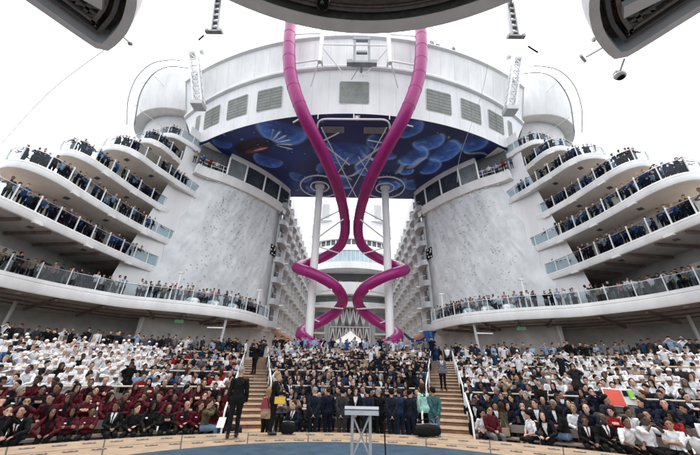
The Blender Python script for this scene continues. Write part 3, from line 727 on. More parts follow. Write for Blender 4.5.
# lattice masts at both ends of the bridge
for s in (-1, 1):
    t = thing('lattice_mast', f'white lattice mast standing against the {SIDE[s]} end of the bridge', 'mast', 'lattice masts on the bridge ends')
    b0 = Vector((s * 19.0, 27.9, 31.6)); b1 = Vector((s * 21.3, 27.4, 39.6)); ax = (b1 - b0); w = .50
    cs = [Vector((dx, dy, 0)) for dx in (-w, w) for dy in (-w, w)]
    q = MB()
    for c in cs: q.bar(b0 + c, b1 + c, .17, .17)
    q.build('chord', M['whitetrim'], t); q = MB(); n = 7
    for k in range(n):
        a = b0 + ax * (k / n); b = b0 + ax * ((k + 1) / n)
        for i, j in ((0, 1), (1, 3), (3, 2), (2, 0)):
            q.bar(a + cs[i], b + cs[j], .09, .09); q.bar(b + cs[i], b + cs[j], .09, .09)
    q.build('lattice', M['white2'], t)
    q = MB(); q.box(b0 - Vector((0, 0, .35)), (1.4, 1.3, .6)); q.build('foot', M['ltgrey'], t)
    q = MB(); q.box(b1 + Vector((s * .3, 0, .3)), (.9, .7, .5)); q.box(b1 + Vector((-s * .9, 0, .8)), (.5, .5, .35)); q.bar(b1, b1 + Vector((-s * 1.2, 0, .9)), .08, .08); q.build('floodlight', M['ltgrey'], t)
    q = MB(); q.tube([b1, b1 + Vector((s * .1, 0, 1.8))], .05, 5); q.tube([b1 + Vector((-.5, 0, 0)), b1 + Vector((-.5, 0, 1.3))], .04, 5); q.build('antenna', M['white2'], t)
# rounded wings above the terraces
for s in (-1, 1):
    t = thing('rounded_wing', f'rounded white upper deck wing beside the {SIDE[s]} end of the bridge', 'deck wing', 'rounded upper deck wings')
    c = (s * 27.2, 41.0, 0)
    prof = [(8.0, 36.0), (8.2, 36.4), (8.8, 38.6), (9.25, 41.0), (9.3, 42.2), (9.0, 42.5), (8.5, 42.5)]
    q = MB(); q.lathe(prof, c=c, seg=64); q.build('curved_fascia', M['white'], t)
    q = MB(); q.lathe([(0, 36.25), (8.1, 36.05)], c=c, seg=48); q.build('soffit', M['cream'], t)
    q = MB(); q.lathe([(0, 42.4), (8.6, 42.4)], c=c, seg=48); q.build('top_deck', M['white2'], t)
    q = MB(); q.lathe([(6.6, 29.55), (6.6, 36.22)], c=c, seg=48); q.build('drum_wall', M['ltgrey'], t)
    e = thing('curved_pipe_rail', f'pair of thin dark arching pipes around the {SIDE[s]} rounded wing', 'pipe rail', 'arching pipes beside the wings')
    for pts in ([(31.0, 32.4, 32.2), (32.6, 32.6, 37.2), (33.2, 33, 42.3), (31.8, 33, 45.4), (29.2, 33, 46.3), (27.6, 33, 46.2)], [(30.0, 32.4, 32.2), (31.2, 32.6, 38.2), (31.1, 33, 42.6), (29.9, 33, 44.3), (28.3, 33, 44.8), (25.5, 33, 44.4)]):
        q = MB(); q.tube(catmull([(s * x * .93, y * .93, 1.72 + (z - 1.72) * .93) for x, y, z in pts], .7), .065, 7); q.build('pipe', M['dkgrey'], e)
    q = MB()
    for a, b in (((33.0, 32.9, 41), (31.2, 32.9, 41)), ((32.2, 32.6, 36), (30.7, 32.6, 36)), ((31.0, 33, 43), (29.5, 35, 42)), ((30.3, 32.6, 35.2), (30.0, 37, 36.4)), ((29.0, 33, 46.3), (28.2, 33, 44.8))):
        q.tube([(s * a[0] * .93, a[1] * .93, 1.72 + (a[2] - 1.72) * .93), (s * b[0] * .93, b[1] * .93, 1.72 + (b[2] - 1.72) * .93)], .04, 5)
    q.build('bracket', M['white2'], e)

# ================================================================== pillars, slides and their frame
for s in (-1, 1):
    t = thing('support_pillar', f'tall round white pillar holding the bridge inside the {SIDE[s]} spiral of the slide', 'pillar', 'white pillars below the bridge', loc=(s * 4.9, 39.5, ZB))
    q = MB(); q.lathe([(.53, 0), (.53, 27.68 - ZB)], seg=28); q.build('shaft', M['white'], t)
    q = MB(); q.lathe([(.62, 0), (.85, 0), (.85, .35), (.53, .5)], seg=28); q.build('base', M['ltgrey'], t)
    q = MB(); q.lathe([(.53, 27.2 - ZB), (.70, 27.25 - ZB), (.70, 27.66 - ZB)], seg=28); q.build('collar', M['whitetrim'], t)
    t = thing('ceiling_ring', f'pair of thin white rings under the painted ceiling round the {SIDE[s]} pillar top', 'ring', 'white rings round the pillar tops')
    for rr in (2.9, 1.35):
        q = MB(); q.tube([(s * 4.9 + rr * math.cos(2 * math.pi * k / 48), 39.5 + rr * math.sin(2 * math.pi * k / 48), 27.35) for k in range(49)], .11, 7, cap=False); q.build('ring', M['whitetrim'], t)
    q = MB()
    for k in range(8):
        a = k * math.pi / 4; q.tube([(s * 4.9 + 2.9 * math.cos(a), 39.5 + 2.9 * math.sin(a), 27.36), (s * 4.9 + 2.9 * math.cos(a), 39.5 + 2.9 * math.sin(a), 27.69)], .04, 5)
    q.build('hanger', M['white2'], t)
HEL = [(-7.9, 26.4, 47.5), (-7.9, 23.8, 45.4), (-7.7, 22.5, 41.5), (-7.5, 22.4, 38), (-7.2, 22.15, 33.8), (-6.5, 22.2, 29.3), (-5.1, 22.9, 25.3), (-3.35, 26, 23.2), (-1.8, 31, 22.0), (-1.0, 36, 20.9)]
cx, cy, rr = -4.05, 39.5, 3.1
z_at = {0: 19.6, 1: 17.2, 2: 14.7, 3: 12.7, 4: 10.5, 5: 8.3, 6: 6.3, 7: 4.7}
for k in range(0, 15):
    h = k / 2; z = z_at[int(h)] if h == int(h) else (z_at[int(h)] + z_at[min(7, int(h) + 1)]) / 2
    a = math.pi / 2 * h
    r2 = rr if h < 4.4 else 2.45
    HEL.append((-.95 - rr + (rr - r2) + r2 * math.cos(a) if h >= 4.4 else cx + rr * math.cos(a), cy + r2 * math.sin(a) * .95, z))
SL = {}
for s in (-1, 1):
    path = catmull([(-s * x, y, z) for x, y, z in HEL], .45); SL[s] = path
    t = thing('tube_slide', f'magenta tube slide dropping from the bridge and spiralling round the {SIDE[s]} pillar', 'slide', 'twin magenta tube slides')
    q = MB(); q.tube(path, .67, 22); q.build('tube', M['magenta'], t, smooth=60)
    L = path_len(path); n = int(L / 2.1)
    for k in range(1, n):
        p = at_len(path, L * k / n); p2 = at_len(path, L * k / n + .05); d = (p2 - p).normalized()
        q = MB(); q.tube([p - d * .06, p + d * .06], .69, 22); q.build('joint_ring', M['magenta'], t)
    # white arms from the pillar to the spiral
    e = thing('steel_bracket', f'thin white steel arms fixing the {SIDE[s]} slide spiral to its pillar', 'bracket', 'steel arms of the slides')
    for k in range(10):
        a = math.pi / 2 * (.5 + .72 * k); h = (a / (math.pi / 2)); i0 = min(6, int(h)); z = z_at[i0] + (z_at[i0 + 1] - z_at[i0]) * min(1, h - i0)
        o = Vector((-s * (cx + rr * math.cos(a)), cy + rr * .95 * math.sin(a), z - .82)); c = Vector((s * 4.9, 39.5, z - .6))
        q = MB(); q.tube([c, o], .09, 6); q.tube([o + Vector((0, 0, -.05)), o + Vector((0, 0, .2))], .14, 6); q.build('arm', M['whitetrim'], e)
    p = Vector((s * 1.0, 36, 20.9)); q = MB(); q.tube([p + Vector((s * .1, 0, -.75)), (s * 4.9, 39.5, 18.8)], .1, 6); q.tube([p + Vector((s * .1, 0, .78)), (s * 4.9, 39.5, 21.5)], .1, 6); q.build('arm', M['whitetrim'], e)
t = thing('support_gantry', 'white steel frame on the bridge front holding the tops of both slides', 'frame')
for s in (-1, 1):
    q = MB(); q.tube([(s * 3.75, 22.3, 31.9), (s * 3.75, 22.3, 37.6)], .24, 12); q.build('post', M['whitetrim'], t)
    q = MB(); q.tube([(s * 3.75, 22.3, 32.3), (s * 7.2, 22.1, 31.2)], .09, 6); q.tube([(s * 3.75, 22.3, 34.6), (s * 1.3, 23.8, 32.2)], .07, 6); q.tube([(s * 3.75, 22.3, 32.6), (s * 4.9, 24.6, 30.9)], .07, 6)
    q.tube([(s * 3.75, 22.3, 36.8), (s * 7.4, 22.3, 36.4)], .08, 6); q.tube([(s * 3.75, 22.3, 34), (s * 3.75, 25, 34)], .12, 6); q.build('strut', M['whitetrim'], t)
q = MB(); q.tube([(-3.75, 22.3, 34.8), (3.75, 22.3, 34.8)], .07, 6); q.build('crossbar', M['whitetrim'], t)
t = thing('maintenance_hoist', 'grey twin column hoist fixed to the middle of the bridge front', 'hoist')
for x in (-.05, 1.55):
    q = MB(); q.box((x, 22.6, 34.3), (.26, .3, 4.6)); q.build('column', M['cabinwall'], t)
q = MB(); q.box((.75, 22.5, 32.0), (2.2, .6, .28)); q.box((-.55, 22.35, 31.95), (.6, .5, .5)); q.box((2.05, 22.35, 31.95), (.6, .5, .5)); q.tube([(.75, 22.4, 32.0), (-.35, 23.6, 30.9)], .05, 5); q.build('carriage', M['cabinwall'], t)
q = MB(); q.box((.75, 22.6, 34.0), (1.2, .3, .3)); q.box((.75, 22.6, 36.2), (1.9, .4, .4)); q.tube([(.75, 22.9, 33), (.75, 24.3, 33)], .16, 6); q.build('crosspiece', M['greymetal'], t)
t = thing('ceiling_frame', 'white tubular frame hanging below the painted ceiling between the two slides', 'frame')
def rounded(pts, rad=.8):
    P = [Vector(p) for p in pts]; out = [P[0]]
    for a, b, c in zip(P, P[1:], P[2:]):
        d0 = (a - b).normalized(); d1 = (c - b).normalized(); p0 = b + d0 * rad; p1 = b + d1 * rad
        for k in range(7): tt = k / 6; out.append(p0 * (1 - tt) ** 2 + b * 2 * tt * (1 - tt) + p1 * tt ** 2)
    return out + [P[-1]]
q = MB(); q.tube(rounded([(-.45, 33.4, 26.9), (-4.3, 28.6, 26.9), (-3.9, 25.4, 26.9), (3.9, 25.3, 26.9), (4.3, 28.6, 26.9), (.45, 33.4, 26.9)], 1.0), .105, 8); q.build('track', M['whitetrim'], t)
for a, b in (((-3.6, 26.6, 26.8), (.7, 41.6, 26.8)), ((3.7, 26.4, 26.8), (-.7, 41.6, 26.8)), ((-2.6, 36.5, 26.8), (-.6, 31.8, 26.8)), ((2.7, 36.3, 26.8), (.7, 31.6, 26.8)), ((-1, 41.6, 26.8), (1, 41.6, 26.8))):
    q = MB(); q.tube([a, b], .065, 7); q.build('brace', M['whitetrim'], t)
for x, y in ((-5.8, 26.0), (5.8, 25.8), (-2.6, 28.8), (2.6, 28.6)):
    q = MB(); q.bar((x - .9, y, 26.9), (x + .9, y + .9 * (1 if x > 0 else -1), 27.3), .14, .1); q.build('bracket', M['whitetrim'], t)
q = MB(); q.tube([(-3.9, 25.4, 26.9), (-3.9, 25.4, 27.7)], .06, 5); q.tube([(3.9, 25.3, 26.9), (3.9, 25.3, 27.7)], .06, 5); q.tube([(0, 25.35, 26.9), (0, 25.35, 27.7)], .06, 5); q.build('hanger', M['white2'], t)
q = MB(); q.ball((.35, 25.75, 27.45), .25, 10); q.box((.35, 25.75, 27.66), (.7, .4, .12)); q.build('camera', M['lamp'], t)
# ================================================================== cabin rows along the boardwalk
DH = 2.85
for s in (-1, 1):
    t = thing('cabin_block', f'receding rows of scalloped white cabin balconies on the {SIDE[s]} side of the boardwalk', 'cabins', 'cabin blocks facing the boardwalk')
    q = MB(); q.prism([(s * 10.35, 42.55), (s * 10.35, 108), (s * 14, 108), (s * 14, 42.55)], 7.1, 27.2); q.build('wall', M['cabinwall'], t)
    q = MB(); q.prism([(s * 9.3, 42.7), (s * 9.3, 108), (s * 13.9, 108), (s * 13.9, 42.7)], 6.75, 7.09); q.build('salmon_glow_soffit', M['salmon'], t)  # warm glow on this underside is painted in as salmon
    q = MB(); q.prism([(s * 10.9, 43.5), (s * 10.9, 108), (s * 13.9, 108), (s * 13.9, 43.5)], ZB, 6.74); q.build('shop_front', M['salmon'], t)
    for k in range(14):
        q = MB(); q.box((s * 10.86, 45.5 + 4.3 * k, ZB + 1.35), (.08, 2.6, 2.5)); q.build('shop_window', M['darkglass'], t)
    for f in range(7):
        for c in range(14):
            y = 41.6 + 3.3 * c if c < 14 else 0; z = 7.3 + DH * f; dep = .95
            if c >= 12 and f == 6: continue
            q = MB(); prof = []
            for k in range(13):
                a = math.pi * k / 12; prof.append((s * (10.34 - dep * math.sin(a) ** .75), y + 1.5 * math.cos(a)))
            q.prism(prof + [(s * 10.5, y - 1.5), (s * 10.5, y + 1.5)], z - .24, z)
            b = q.build('balcony', M['cabingrey'], t)
            q = MB(); rows = []
            for zz, o in ((z - .02, 0), (z + .46, .0), (z + .5, -.04), (z + .5, -.12), (z, -.12)):
                rows.append([(s * (10.34 - (dep + o) * math.sin(math.pi * k / 12) ** .75), y + (1.5 + o) * math.cos(math.pi * k / 12), zz) for k in range(13)])
            q.grid(rows); q.build('parapet', M['cabingrey'], b)
            q = MB(); q.box((s * 10.31, y, z + 1.2), (.1, 2.3, 2.3)); q.build('balcony_door', M['darkglass'], b)
            if c < 7:
                q = MB(); q.tube([(s * (10.34 - dep * .98 * math.sin(math.pi * k / 12) ** .75), y + 1.47 * math.cos(math.pi * k / 12), z + 1.08) for k in range(1, 12)], .03, 5)
                q.build('balcony_rail', M['whitetrim'], b)
            if c < 3:
                q = MB(); q.box((s * 8.98, y - .7, z - .3), (.5, .3, .14)); q.build('balcony_lamp', M['lamp'], b)
    for c in range(14):
        q = MB(); q.box((s * 10.2, 43.25 + 3.3 * c, 17.1), (.9, .14, 20.0)); q.build('divider_fin', M['white2'], t)
# promenade building closing the far end
t = thing('promenade_building', 'white stepped building with curved decks and glass bands closing the far end of the boardwalk', 'building')
def bowed(x0, x1, y, bow, z0, z1, name, m, th=.6, parent=None, n=24):
    xs_ = np.linspace(x0, x1, n + 1); q = MB()
    f = lambda x: y - bow * (1 - (2 * (x - x0) / (x1 - x0) - 1) ** 2)
    q.prism([(x, f(x)) for x in xs_] + [(x1, y + th + .01), (x0, y + th + .01)], z0, z1); return q.build(name, m, parent or t)
bowed(-10.2, 10.2, 86, 1.5, ZB, 18, 'ground_wall', M['white2'], 3)
q = MB(); q.box((0, 83.9, 13.2), (10.6, .5, 9.6)); lat = q.build('lattice_window', M['darkglass'], t)
q = MB()
for k in range(7):
    x = -5.2 + 1.74 * k
    q.bar((x, 83.5, 8.4), (x, 83.5, 18), .2, .2)
    for (za, zb_) in ((8.4, 13.2), (13.2, 18)):
        if k < 6: q.bar((x, 83.5, za), (x + .87, 83.5, zb_), .26, .2); q.bar((x + 1.74, 83.5, za), (x + .87, 83.5, zb_), .26, .2)
q.bar((-5.3, 83.45, 13.2), (5.3, 83.45, 13.2), .3, .2); q.build('lattice_bars', M['white'], lat)
for x in (-8.2, 8.2):
    for z in (6, 9.5, 13, 16):
        q = MB(); q.box((x, 84.9, z), (3.0, .3, 2.0)); q.build('side_window', M['midglass'], t)
        q = MB(); q.box((x, 84.7, z - 1.3), (3.6, .8, .5)); q.build('side_balcony', M['white'], t)
bowed(-10.2, 10.2, 84, 2.2, 18.01, 19.4, 'deck_band', M['white'], 5); bowed(-10.1, 10.1, 85, 1.4, 19.41, 21.3, 'window_band', M['midglass'], 4)
bowed(-10.2, 10.2, 84, 2.6, 21.31, 24.6, 'parapet_band', M['white'], 5)
q = MB(); q.box((0, 87.5, 26.5), (17.6, 2, 3.8)); q.build('gallery_shade_block', M['dkgrey'], t)  # solid dark block, its colour stands for shade inside the recess
q = MB(); rr = random.Random(5)
for k in range(30): q.box((-8.2 + .56 * k, 86.3, 25.5), (.4, .3, rr.uniform(1.0, 1.9)), mi=rr.choice([0, 1, 2]))
q.build('gallery_furniture', [M['beam'], M['dkgrey'], M['salmon']], t)
for x in (-9.6, 9.6):
    q = MB(); q.box((x, 86, 26.5), (1.4, 3, 3.78)); q.build('gallery_pier', M['white2'], t)
bowed(-10.25, 10.25, 84, 3.0, 28.41, 30.3, 'sagging_band', M['white'], 5)
bowed(-10.0, 10.0, 85, 3.2, 30.31, 33.8, 'glass_band', M['blueglass'], 5)
q = MB()
for k in range(17):
    x = -9.6 + 1.2 * k; f = 85 - 3.2 * (1 - (x / 10.0) ** 2) - .06; q.box((x, f, 32.05), (.12, .12, 3.45))
q.build('mullions', M['white'], t)
bowed(-10.3, 10.3, 85, 3.5, 33.81, 35.5, 'upper_deck_band', M['white'], 5)
bowed(-9.4, 9.4, 86, 3.0, 35.51, 37.7, 'bridge_window_band', M['darkglass'], 5)
q = MB()
for k in range(13):
    x = -9 + 1.5 * k; f = 86 - 3.0 * (1 - (x / 9.4) ** 2) - .05; q.box((x, f, 36.6), (.28, .12, 2.15))
q.build('window_piers', M['white'], t)
bowed(-11.4, 11.4, 86, 3.6, 37.71, 40.6, 'crown_band', M['white'], 5); bowed(-12.4, 12.4, 88, 4.0, 40.61, 44.6, 'crown_roof', M['white2'], 6)
for x in (-8, 8):
    q = MB(); q.box((x, 86, 47.8), (4.2, 3, 6.4)); tw = q.build('funnel_tower', M['white'], t)
    q = MB()
    for k in range(5): q.box((x - .9 + .45 * k, 84.45, 47.6), (.2, .12, 5.0))
    q.build('tower_slats', M['grey'], tw)
# white peaked tent on the boardwalk
t = thing('peaked_tent', 'white peaked tent on the boardwalk behind the top of the centre stand', 'tent')
q = MB(); ap = (.1, 45, 7.5); n = 24; rows = []
for j in range(7):
    f = j / 6; r_ = 2.75 * f; z = 7.5 - 1.85 * f ** .8
    rows.append([(.1 + r_ * math.cos(2 * math.pi * k / n), 45 + r_ * math.sin(2 * math.pi * k / n), z - (.12 * abs(math.sin(3 * 2 * math.pi * k / n)) * f)) for k in range(n + 1)])
rows.append([(x, y, z - .35) for x, y, z in rows[-1]]); q.grid(rows); q.build('canopy', M['canvas'], t)
q = MB(); q.ball((.1, 45, 7.52), .12, 8); q.build('finial', M['whitetrim'], t)
for k in range(6):
    a = math.pi / 3 * k + .3; q = MB(); q.tube([(.1 + 2.6 * math.cos(a), 45 + 2.6 * math.sin(a), ZB), (.1 + 2.6 * math.cos(a), 45 + 2.6 * math.sin(a), 5.65)], .05, 6); q.build('pole', M['whitetrim'], t)
# blue tarpaulin gathered at the right cabin corner
o = None
q = MB(); rows = []
for i in range(15):
    z = 6.6 - 3.4 * i / 14; w = .75 - .35 * math.sin(math.pi * min(1, i / 9)) + .1 * (i / 14)
    rows.append([(9.2 + w * math.cos(2 * math.pi * k / 28) + .1 * math.sin(9 * k / 28 * 6.28 + i * .2), 37.6 + .45 * math.sin(2 * math.pi * k / 28) + .08 * math.cos(7 * k / 28 * 6.28), z) for k in range(29)])
q.grid(rows); rows = []
for i in range(13):
    u = i / 12; rows.append([(9.2 - 3.0 * u, 37.4 + .25 * math.sin(k * 1.3), 6.5 - .9 * math.sin(math.pi * u) - .55 * k / 6 * (1 - .5 * u)) for k in range(7)])
q.grid(rows); tag(q.build('blue_tarpaulin', M['bluetarp'], smooth=80), 'bright blue tarpaulin gathered and hanging by the right cabin corner', 'tarpaulin')

# ================================================================== overhead platform and wings
t = thing('overhead_platform', 'huge round grey platform with dark ribbed underside overhead at the top of the view', 'platform')
PC = (.35, -3.7, 14.0)
q = MB(); q.lathe([(11.5, 0), (11.5, .7), (11.3, .7), (11.02, .06), (11.02, 0)], c=PC, seg=144, closed_prof=True); q.build('rim', M['rimgrey'], t)
q = MB(); q.lathe([(11.02, .05), (11.0, .5), (10.6, .5), (10.58, .28), (10.42, .28), (10.4, .55), (9.9, .55), (7.5, .62), (7.5, 1.0), (11.1, 1.0), (11.1, .69)], c=PC, seg=144); q.build('underside', M['recess'], t)  # centre left open, out of view, to let sky light onto the stage
for rr, rd in ((10.86, .07), (10.72, .05), (10.25, .06), (9.4, .05)):
    q = MB(); q.tube([(PC[0] + rr * math.cos(2 * math.pi * k / 144), PC[1] + rr * math.sin(2 * math.pi * k / 144), 14.42) for k in range(145)], rd, 6, cap=False); q.build('ring_pipe', M['recess2'], t)
for k in range(-10, 11):
    a = math.pi / 2 + k * R(5.2) + .04; q = MB(); q.bar((PC[0] + 7.6 * math.cos(a), PC[1] + 7.6 * math.sin(a), 14.5), (PC[0] + 10.35 * math.cos(a), PC[1] + 10.35 * math.sin(a), 14.5), .12, .12); q.build('rib', M['recess2'], t)
for x, y in ((.45, 6.35), (2.15, 6.2), (3.9, 5.7), (-3.3, 5.9)):
    q = MB(); q.tube([(x + .30 * math.cos(2 * math.pi * k / 28), y + .30 * math.sin(2 * math.pi * k / 28), 14.22) for k in range(29)], .022, 6, cap=False); q.tube([(x, y, 14.2), (x, y, 14.6)], .09, 8); q.tube([(x - .3, y, 14.22), (x + .3, y, 14.22)], .02, 5); q.build('hoop_light', M['greymetal'], t)
e = thing('dome_camera', 'small dark dome camera under the round overhead platform', 'camera')
q = MB(); q.lathe([(.26, 0), (.26, .3), (.0, .3)], c=(-1.22, 6.75, 14.05), seg=20); q.build('mount', M['ltgrey'], e)
q = MB(); q.ball((-1.22, 6.75, 14.03), (.2, .2, .22), 16); q.build('dome', M['black'], e); q = MB(); q.ball((-1.22, 6.62, 13.9), .08, 10); q.build('lens', M['lens'], e)
for s in (-1, 1):
    e = thing('lamp_bracket', f'grey perforated bracket with a lamp bar hanging at the {SIDE[s]} edge of the round platform', 'bracket', 'hanging lamp brackets')
    x = -6.4 if s < 0 else 7.15
    q = MB()
    lx = -6.08 if s < 0 else 6.88
    for dx in (-.13, .13): q.bar((lx + dx, 8.5, 15.1), (x + dx, 8.5, 17.5), .06, .18)
    for k in range(6): q.box((lx + (x - lx) * (.1 + .17 * k), 8.5, 15.3 + .42 * k), (.22, .16, .12))
    q.build('ladder_plate', M['greymetal'], e)
    q = MB(); q.box((lx, 8.5, 15.06), (.7, .16, .09)); q.box((lx - .3, 8.42, 14.98), (.11, .16, .16)); q.box((lx + .3, 8.42, 14.98), (.11, .16, .16)); q.build('lamp_bar', M['greymetal'], e)
    q = MB(); q.bar((x, 8.5, 17.4), (PC[0] + s * 5.2, 6.2, 14.72), .12, .12); q.build('arm', M['greymetal'], e)
    # wing platform
    w = thing('wing_platform', f'D shaped grey platform with dark concentric ribs in the upper {SIDE[s]} corner', 'platform', 'D shaped platforms overhead')
    D = [(13.6, 4.7), (12.17, 6.79), (10.95, 8.6), (10.5, 8.72), (10.05, 8.5), (9.2, 7.95), (8.5, 7.3), (7.95, 6.6), (7.5, 5.6), (7.2, 4.2), (7.2, 2.4), (7.7, .6), (8.8, -1.2), (10.8, -2.4), (13.4, -2.6), (15.6, -1.6), (16.6, .2)]
    sh = .45 if s > 0 else 0
    D = [(s * (x_ + sh), y_) for x_, y_ in D]
    def inset(P, d):
        out = []; n = len(P); area = sum(P[i][0] * P[(i + 1) % n][1] - P[(i + 1) % n][0] * P[i][1] for i in range(n)); sg = 1 if area > 0 else -1
        for i in range(n):
            a = Vector(P[i - 1]); b = Vector(P[i]); c = Vector(P[(i + 1) % n]); t1 = (b - a).normalized(); t2 = (c - b).normalized()
            nn = (Vector((-t1.y, t1.x)) + Vector((-t2.y, t2.x))) * sg; nn.normalize(); out.append((b.x + nn.x * d, b.y + nn.y * d))
        return out
    def loop(P, Q, z0, z1):
        q = MB(); n = len(P); q.add([(p[0], p[1], z0) for p in P] + [(p[0], p[1], z1) for p in Q], [(i, (i + 1) % n, n + (i + 1) % n, n + i) for i in range(n)]); return q
    sm = [tuple(p[:2]) for p in catmull([(*p, 0) for p in D + [D[0]]], .5)][:-1]
    I1 = inset(sm, .32)
    q = loop(sm, I1, 14, 14.0); n = len(sm)
    q.add([(p[0], p[1], 14) for p in sm] + [(p[0], p[1], 15.0) for p in sm], [(i, (i + 1) % n, n + (i + 1) % n, n + i) for i in range(n)])
    q.add([(p[0], p[1], 14) for p in I1] + [(p[0], p[1], 14.9) for p in I1], [(i, (i + 1) % n, n + (i + 1) % n, n + i) for i in range(n)]); q.build('rim', M['rimgrey'], w)
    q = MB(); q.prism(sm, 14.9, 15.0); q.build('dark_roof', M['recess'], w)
    for k, d in enumerate((.55, .85, 1.2, 1.6, 2.05, 2.5)):
        A_ = inset(sm, d); B_ = inset(sm, d + .14); q = MB(); n = len(A_)
        vs = [(p[0], p[1], 14.25 + .05 * k) for p in A_] + [(p[0], p[1], 14.25 + .05 * k) for p in B_] + [(p[0], p[1], 14.95) for p in A_] + [(p[0], p[1], 14.95) for p in B_]
        q.add(vs, [(i, (i + 1) % n, n + (i + 1) % n, n + i) for i in range(n)] + [(i, (i + 1) % n, 2 * n + (i + 1) % n, 2 * n + i) for i in range(n)] + [(n + i, n + (i + 1) % n, 3 * n + (i + 1) % n, 3 * n + i) for i in range(n)])
        q.build('concentric_rib', M['recess2'] if k % 2 else M['dkgrey'], w)
    q = MB(); q.box((s * (11.2 + sh), 5.55, 14.2), (.5, 4.4, .3), rz=s * R(52)); q.build('crossbeam', M['rimgrey'], w)
    q = MB(); q.bar((s * (9.6 + sh), 4.4, 14.45), (s * (11.9 + sh), 3.6, 14.45), .9, .3); q.ball((s * (10.3 + sh), 4.9, 14.4), (.5, .4, .2), 12); q.build('machinery', M['greymetal'], w)
    e = thing('wing_camera', f'small security camera on a bracket at the outer rim of the {SIDE[s]} overhead wing', 'floodlight', 'security cameras on the overhead wings')
    bx = s * (10.85 + sh)  # arm, housing and dark lens model the security camera under the wing
    if s > 0:
        q = MB(); q.bar((bx, 8.65, 13.98), (bx + .1, 9.15, 13.75), .06, .06); q.build('arm', M['ltgrey'], e)
        q = MB(); q.ball((bx + .12, 9.2, 13.62), (.26, .2, .17), 14); q.box((bx + .12, 9.2, 13.78), (.4, .2, .1)); q.build('housing', M['ltgrey'], e); q = MB(); q.ball((bx + .12, 9.2, 13.54), (.18, .16, .12), 12); q.build('lens', M['black'], e)
        q = MB(); q.bar((9.75 + sh, 8.25, 14.1), (9.2 + sh, 8.6, 13.95), .05, .05); q.box((9.1 + sh, 8.65, 13.93), (.45, .1, .12), rz=.6); q.box((9.35 + sh, 8.15, 14.4), (.12, .12, .14)); q.build('side_lamp', M['ltgrey'], e)
    else:
        q = MB(); q.bar((-9.6, 8.2, 14.2), (-9.45, 8.42, 14.15), .05, .05); q.build('arm', M['ltgrey'], e); q = MB(); q.box((-9.42, 8.46, 14.12), (.16, .1, .1)); q.build('housing', M['greymetal'], e)
# thin cables
for nm, lab, pts, r_ in (
  ('stay_cable', 'thin pale cable running from the left overhead wing down past the left terraces', [(-10.2, 8.5, 14.2), (-15.9, 11.6, 14.6), (-21.6, 15, 13.6)], .016),
  ('hanging_wire', 'thin wire hanging from the round platform across the right half of the bridge', [(5.0, 6.5, 14.3), (6.2, 10.5, 14.4), (6.4, 15, 13.7), (6.2, 15.4, 12.2)], .009),
  ('hook_line', 'short dark hook line hanging by the right lamp bracket', [(7.3, 8.5, 14.45), (7.45, 8.5, 14.25), (7.62, 8.5, 14.05)], .035),
  ('tether_line', 'short dark tether hanging by the left lamp bracket', [(-6.5, 8.5, 14.8), (-6.65, 8.5, 14.5)], .035)):
    q = MB(); q.tube(catmull(pts, .5), r_, 5); tag(q.build(nm, M['ltgrey'] if r_ < .02 else M['black']), lab, 'cable')

# ================================================================== things on the stage
t = thing('lectern', 'grey lectern with a flat slanted top and crossed legs on the blue stage', 'lectern')
mt = Matrix.Rotation(R(-9), 3, 'X')
q = MB(); q.box((.24, 6.55, 1.19), (.60, .46, .045), mtx=mt); q.build('top', M['lectop'], t)
q = MB(); q.box((.24, 6.33, 1.145), (.60, .02, .07), mtx=mt); q.build('lip', M['greymetal'], t)
for x in (.08, .40):
    q = MB(); q.bar((x, 6.55, .01), (x, 6.55, 1.16), .05, .05); q.build('leg', M['greymetal'], t)
    q = MB(); q.box((x, 6.55, .015), (.06, .5, .03)); q.build('foot', M['greymetal'], t)
q = MB(); q.bar((.08, 6.55, .45), (.40, 6.55, 1.1), .03, .03); q.bar((.40, 6.57, .45), (.08, 6.57, 1.1), .03, .03); q.build('cross_brace', M['greymetal'], t)
t = thing('microphone_stand', 'thin black microphone stand on the blue stage right of the lectern', 'microphone stand')
q = MB(); q.tube([(.72, 7.0, .02), (.70, 7.0, .80)], .013, 8); q.build('pole', M['black'], t)
q = MB(); q.tube([(.70, 7, .78), (.70, 7.02, .90)], .022, 8); q.ball((.70, 7.02, .92), .03, 8); q.build('microphone', M['black'], t)
for k in range(3):
    a = k * 2.1 + .4; q = MB(); q.tube([(.72, 7, .30), (.72 + .25 * math.cos(a), 7 + .25 * math.sin(a), .012)], .011, 6); q.build('leg', M['black'], t)
def duffel(name, lab, c, size, rz=0, m='black', z0=0.006):
    t = thing(name, lab, 'bag', None, (c[0], c[1], z0), rz)
    L_, W_, H_ = size; q = MB(); n = 9; rows = []
    for i in range(n):
        u = -1 + 2 * i / (n - 1); k = (1 - abs(u) ** 4) ** .35 if abs(u) < 1 else .55; k = max(.55, k)
        rows.append([(u * L_ / 2, W_ / 2 * k * math.copysign(abs(math.cos(a)) ** .6, math.cos(a)), H_ / 2 + H_ / 2 * k * math.copysign(abs(math.sin(a)) ** .7, math.sin(a)) * (1 + .08 * math.sin(3 * u + a))) for a in [2 * math.pi * j / 20 for j in range(21)]])
    q.grid(rows); q.add(rows[0], [tuple(range(21))]); q.add(rows[-1], [tuple(range(21))]); q.build('bag_body', M[m] if m in M else CL[m], t, smooth=60)
    q = MB(); q.tube([(L_ * .28 * math.cos(math.pi * k / 10), .04, H_ * .93 + .16 * math.sin(math.pi * k / 10)) for k in range(11)], .016, 6); q.build('handle', M['black'], t)
    q = MB(); q.tube([(-L_ * .42, 0, H_ * .98), (0, 0, H_ * 1.02), (L_ * .42, 0, H_ * .98)], .012, 5); q.build('zip', M['greymetal'], t)
    return t
duffel('duffel_bag', 'big black duffel bag lying on the rim beside the man in the teal jacket', (2.62, 12.1), (.85, .42, .34), .15)
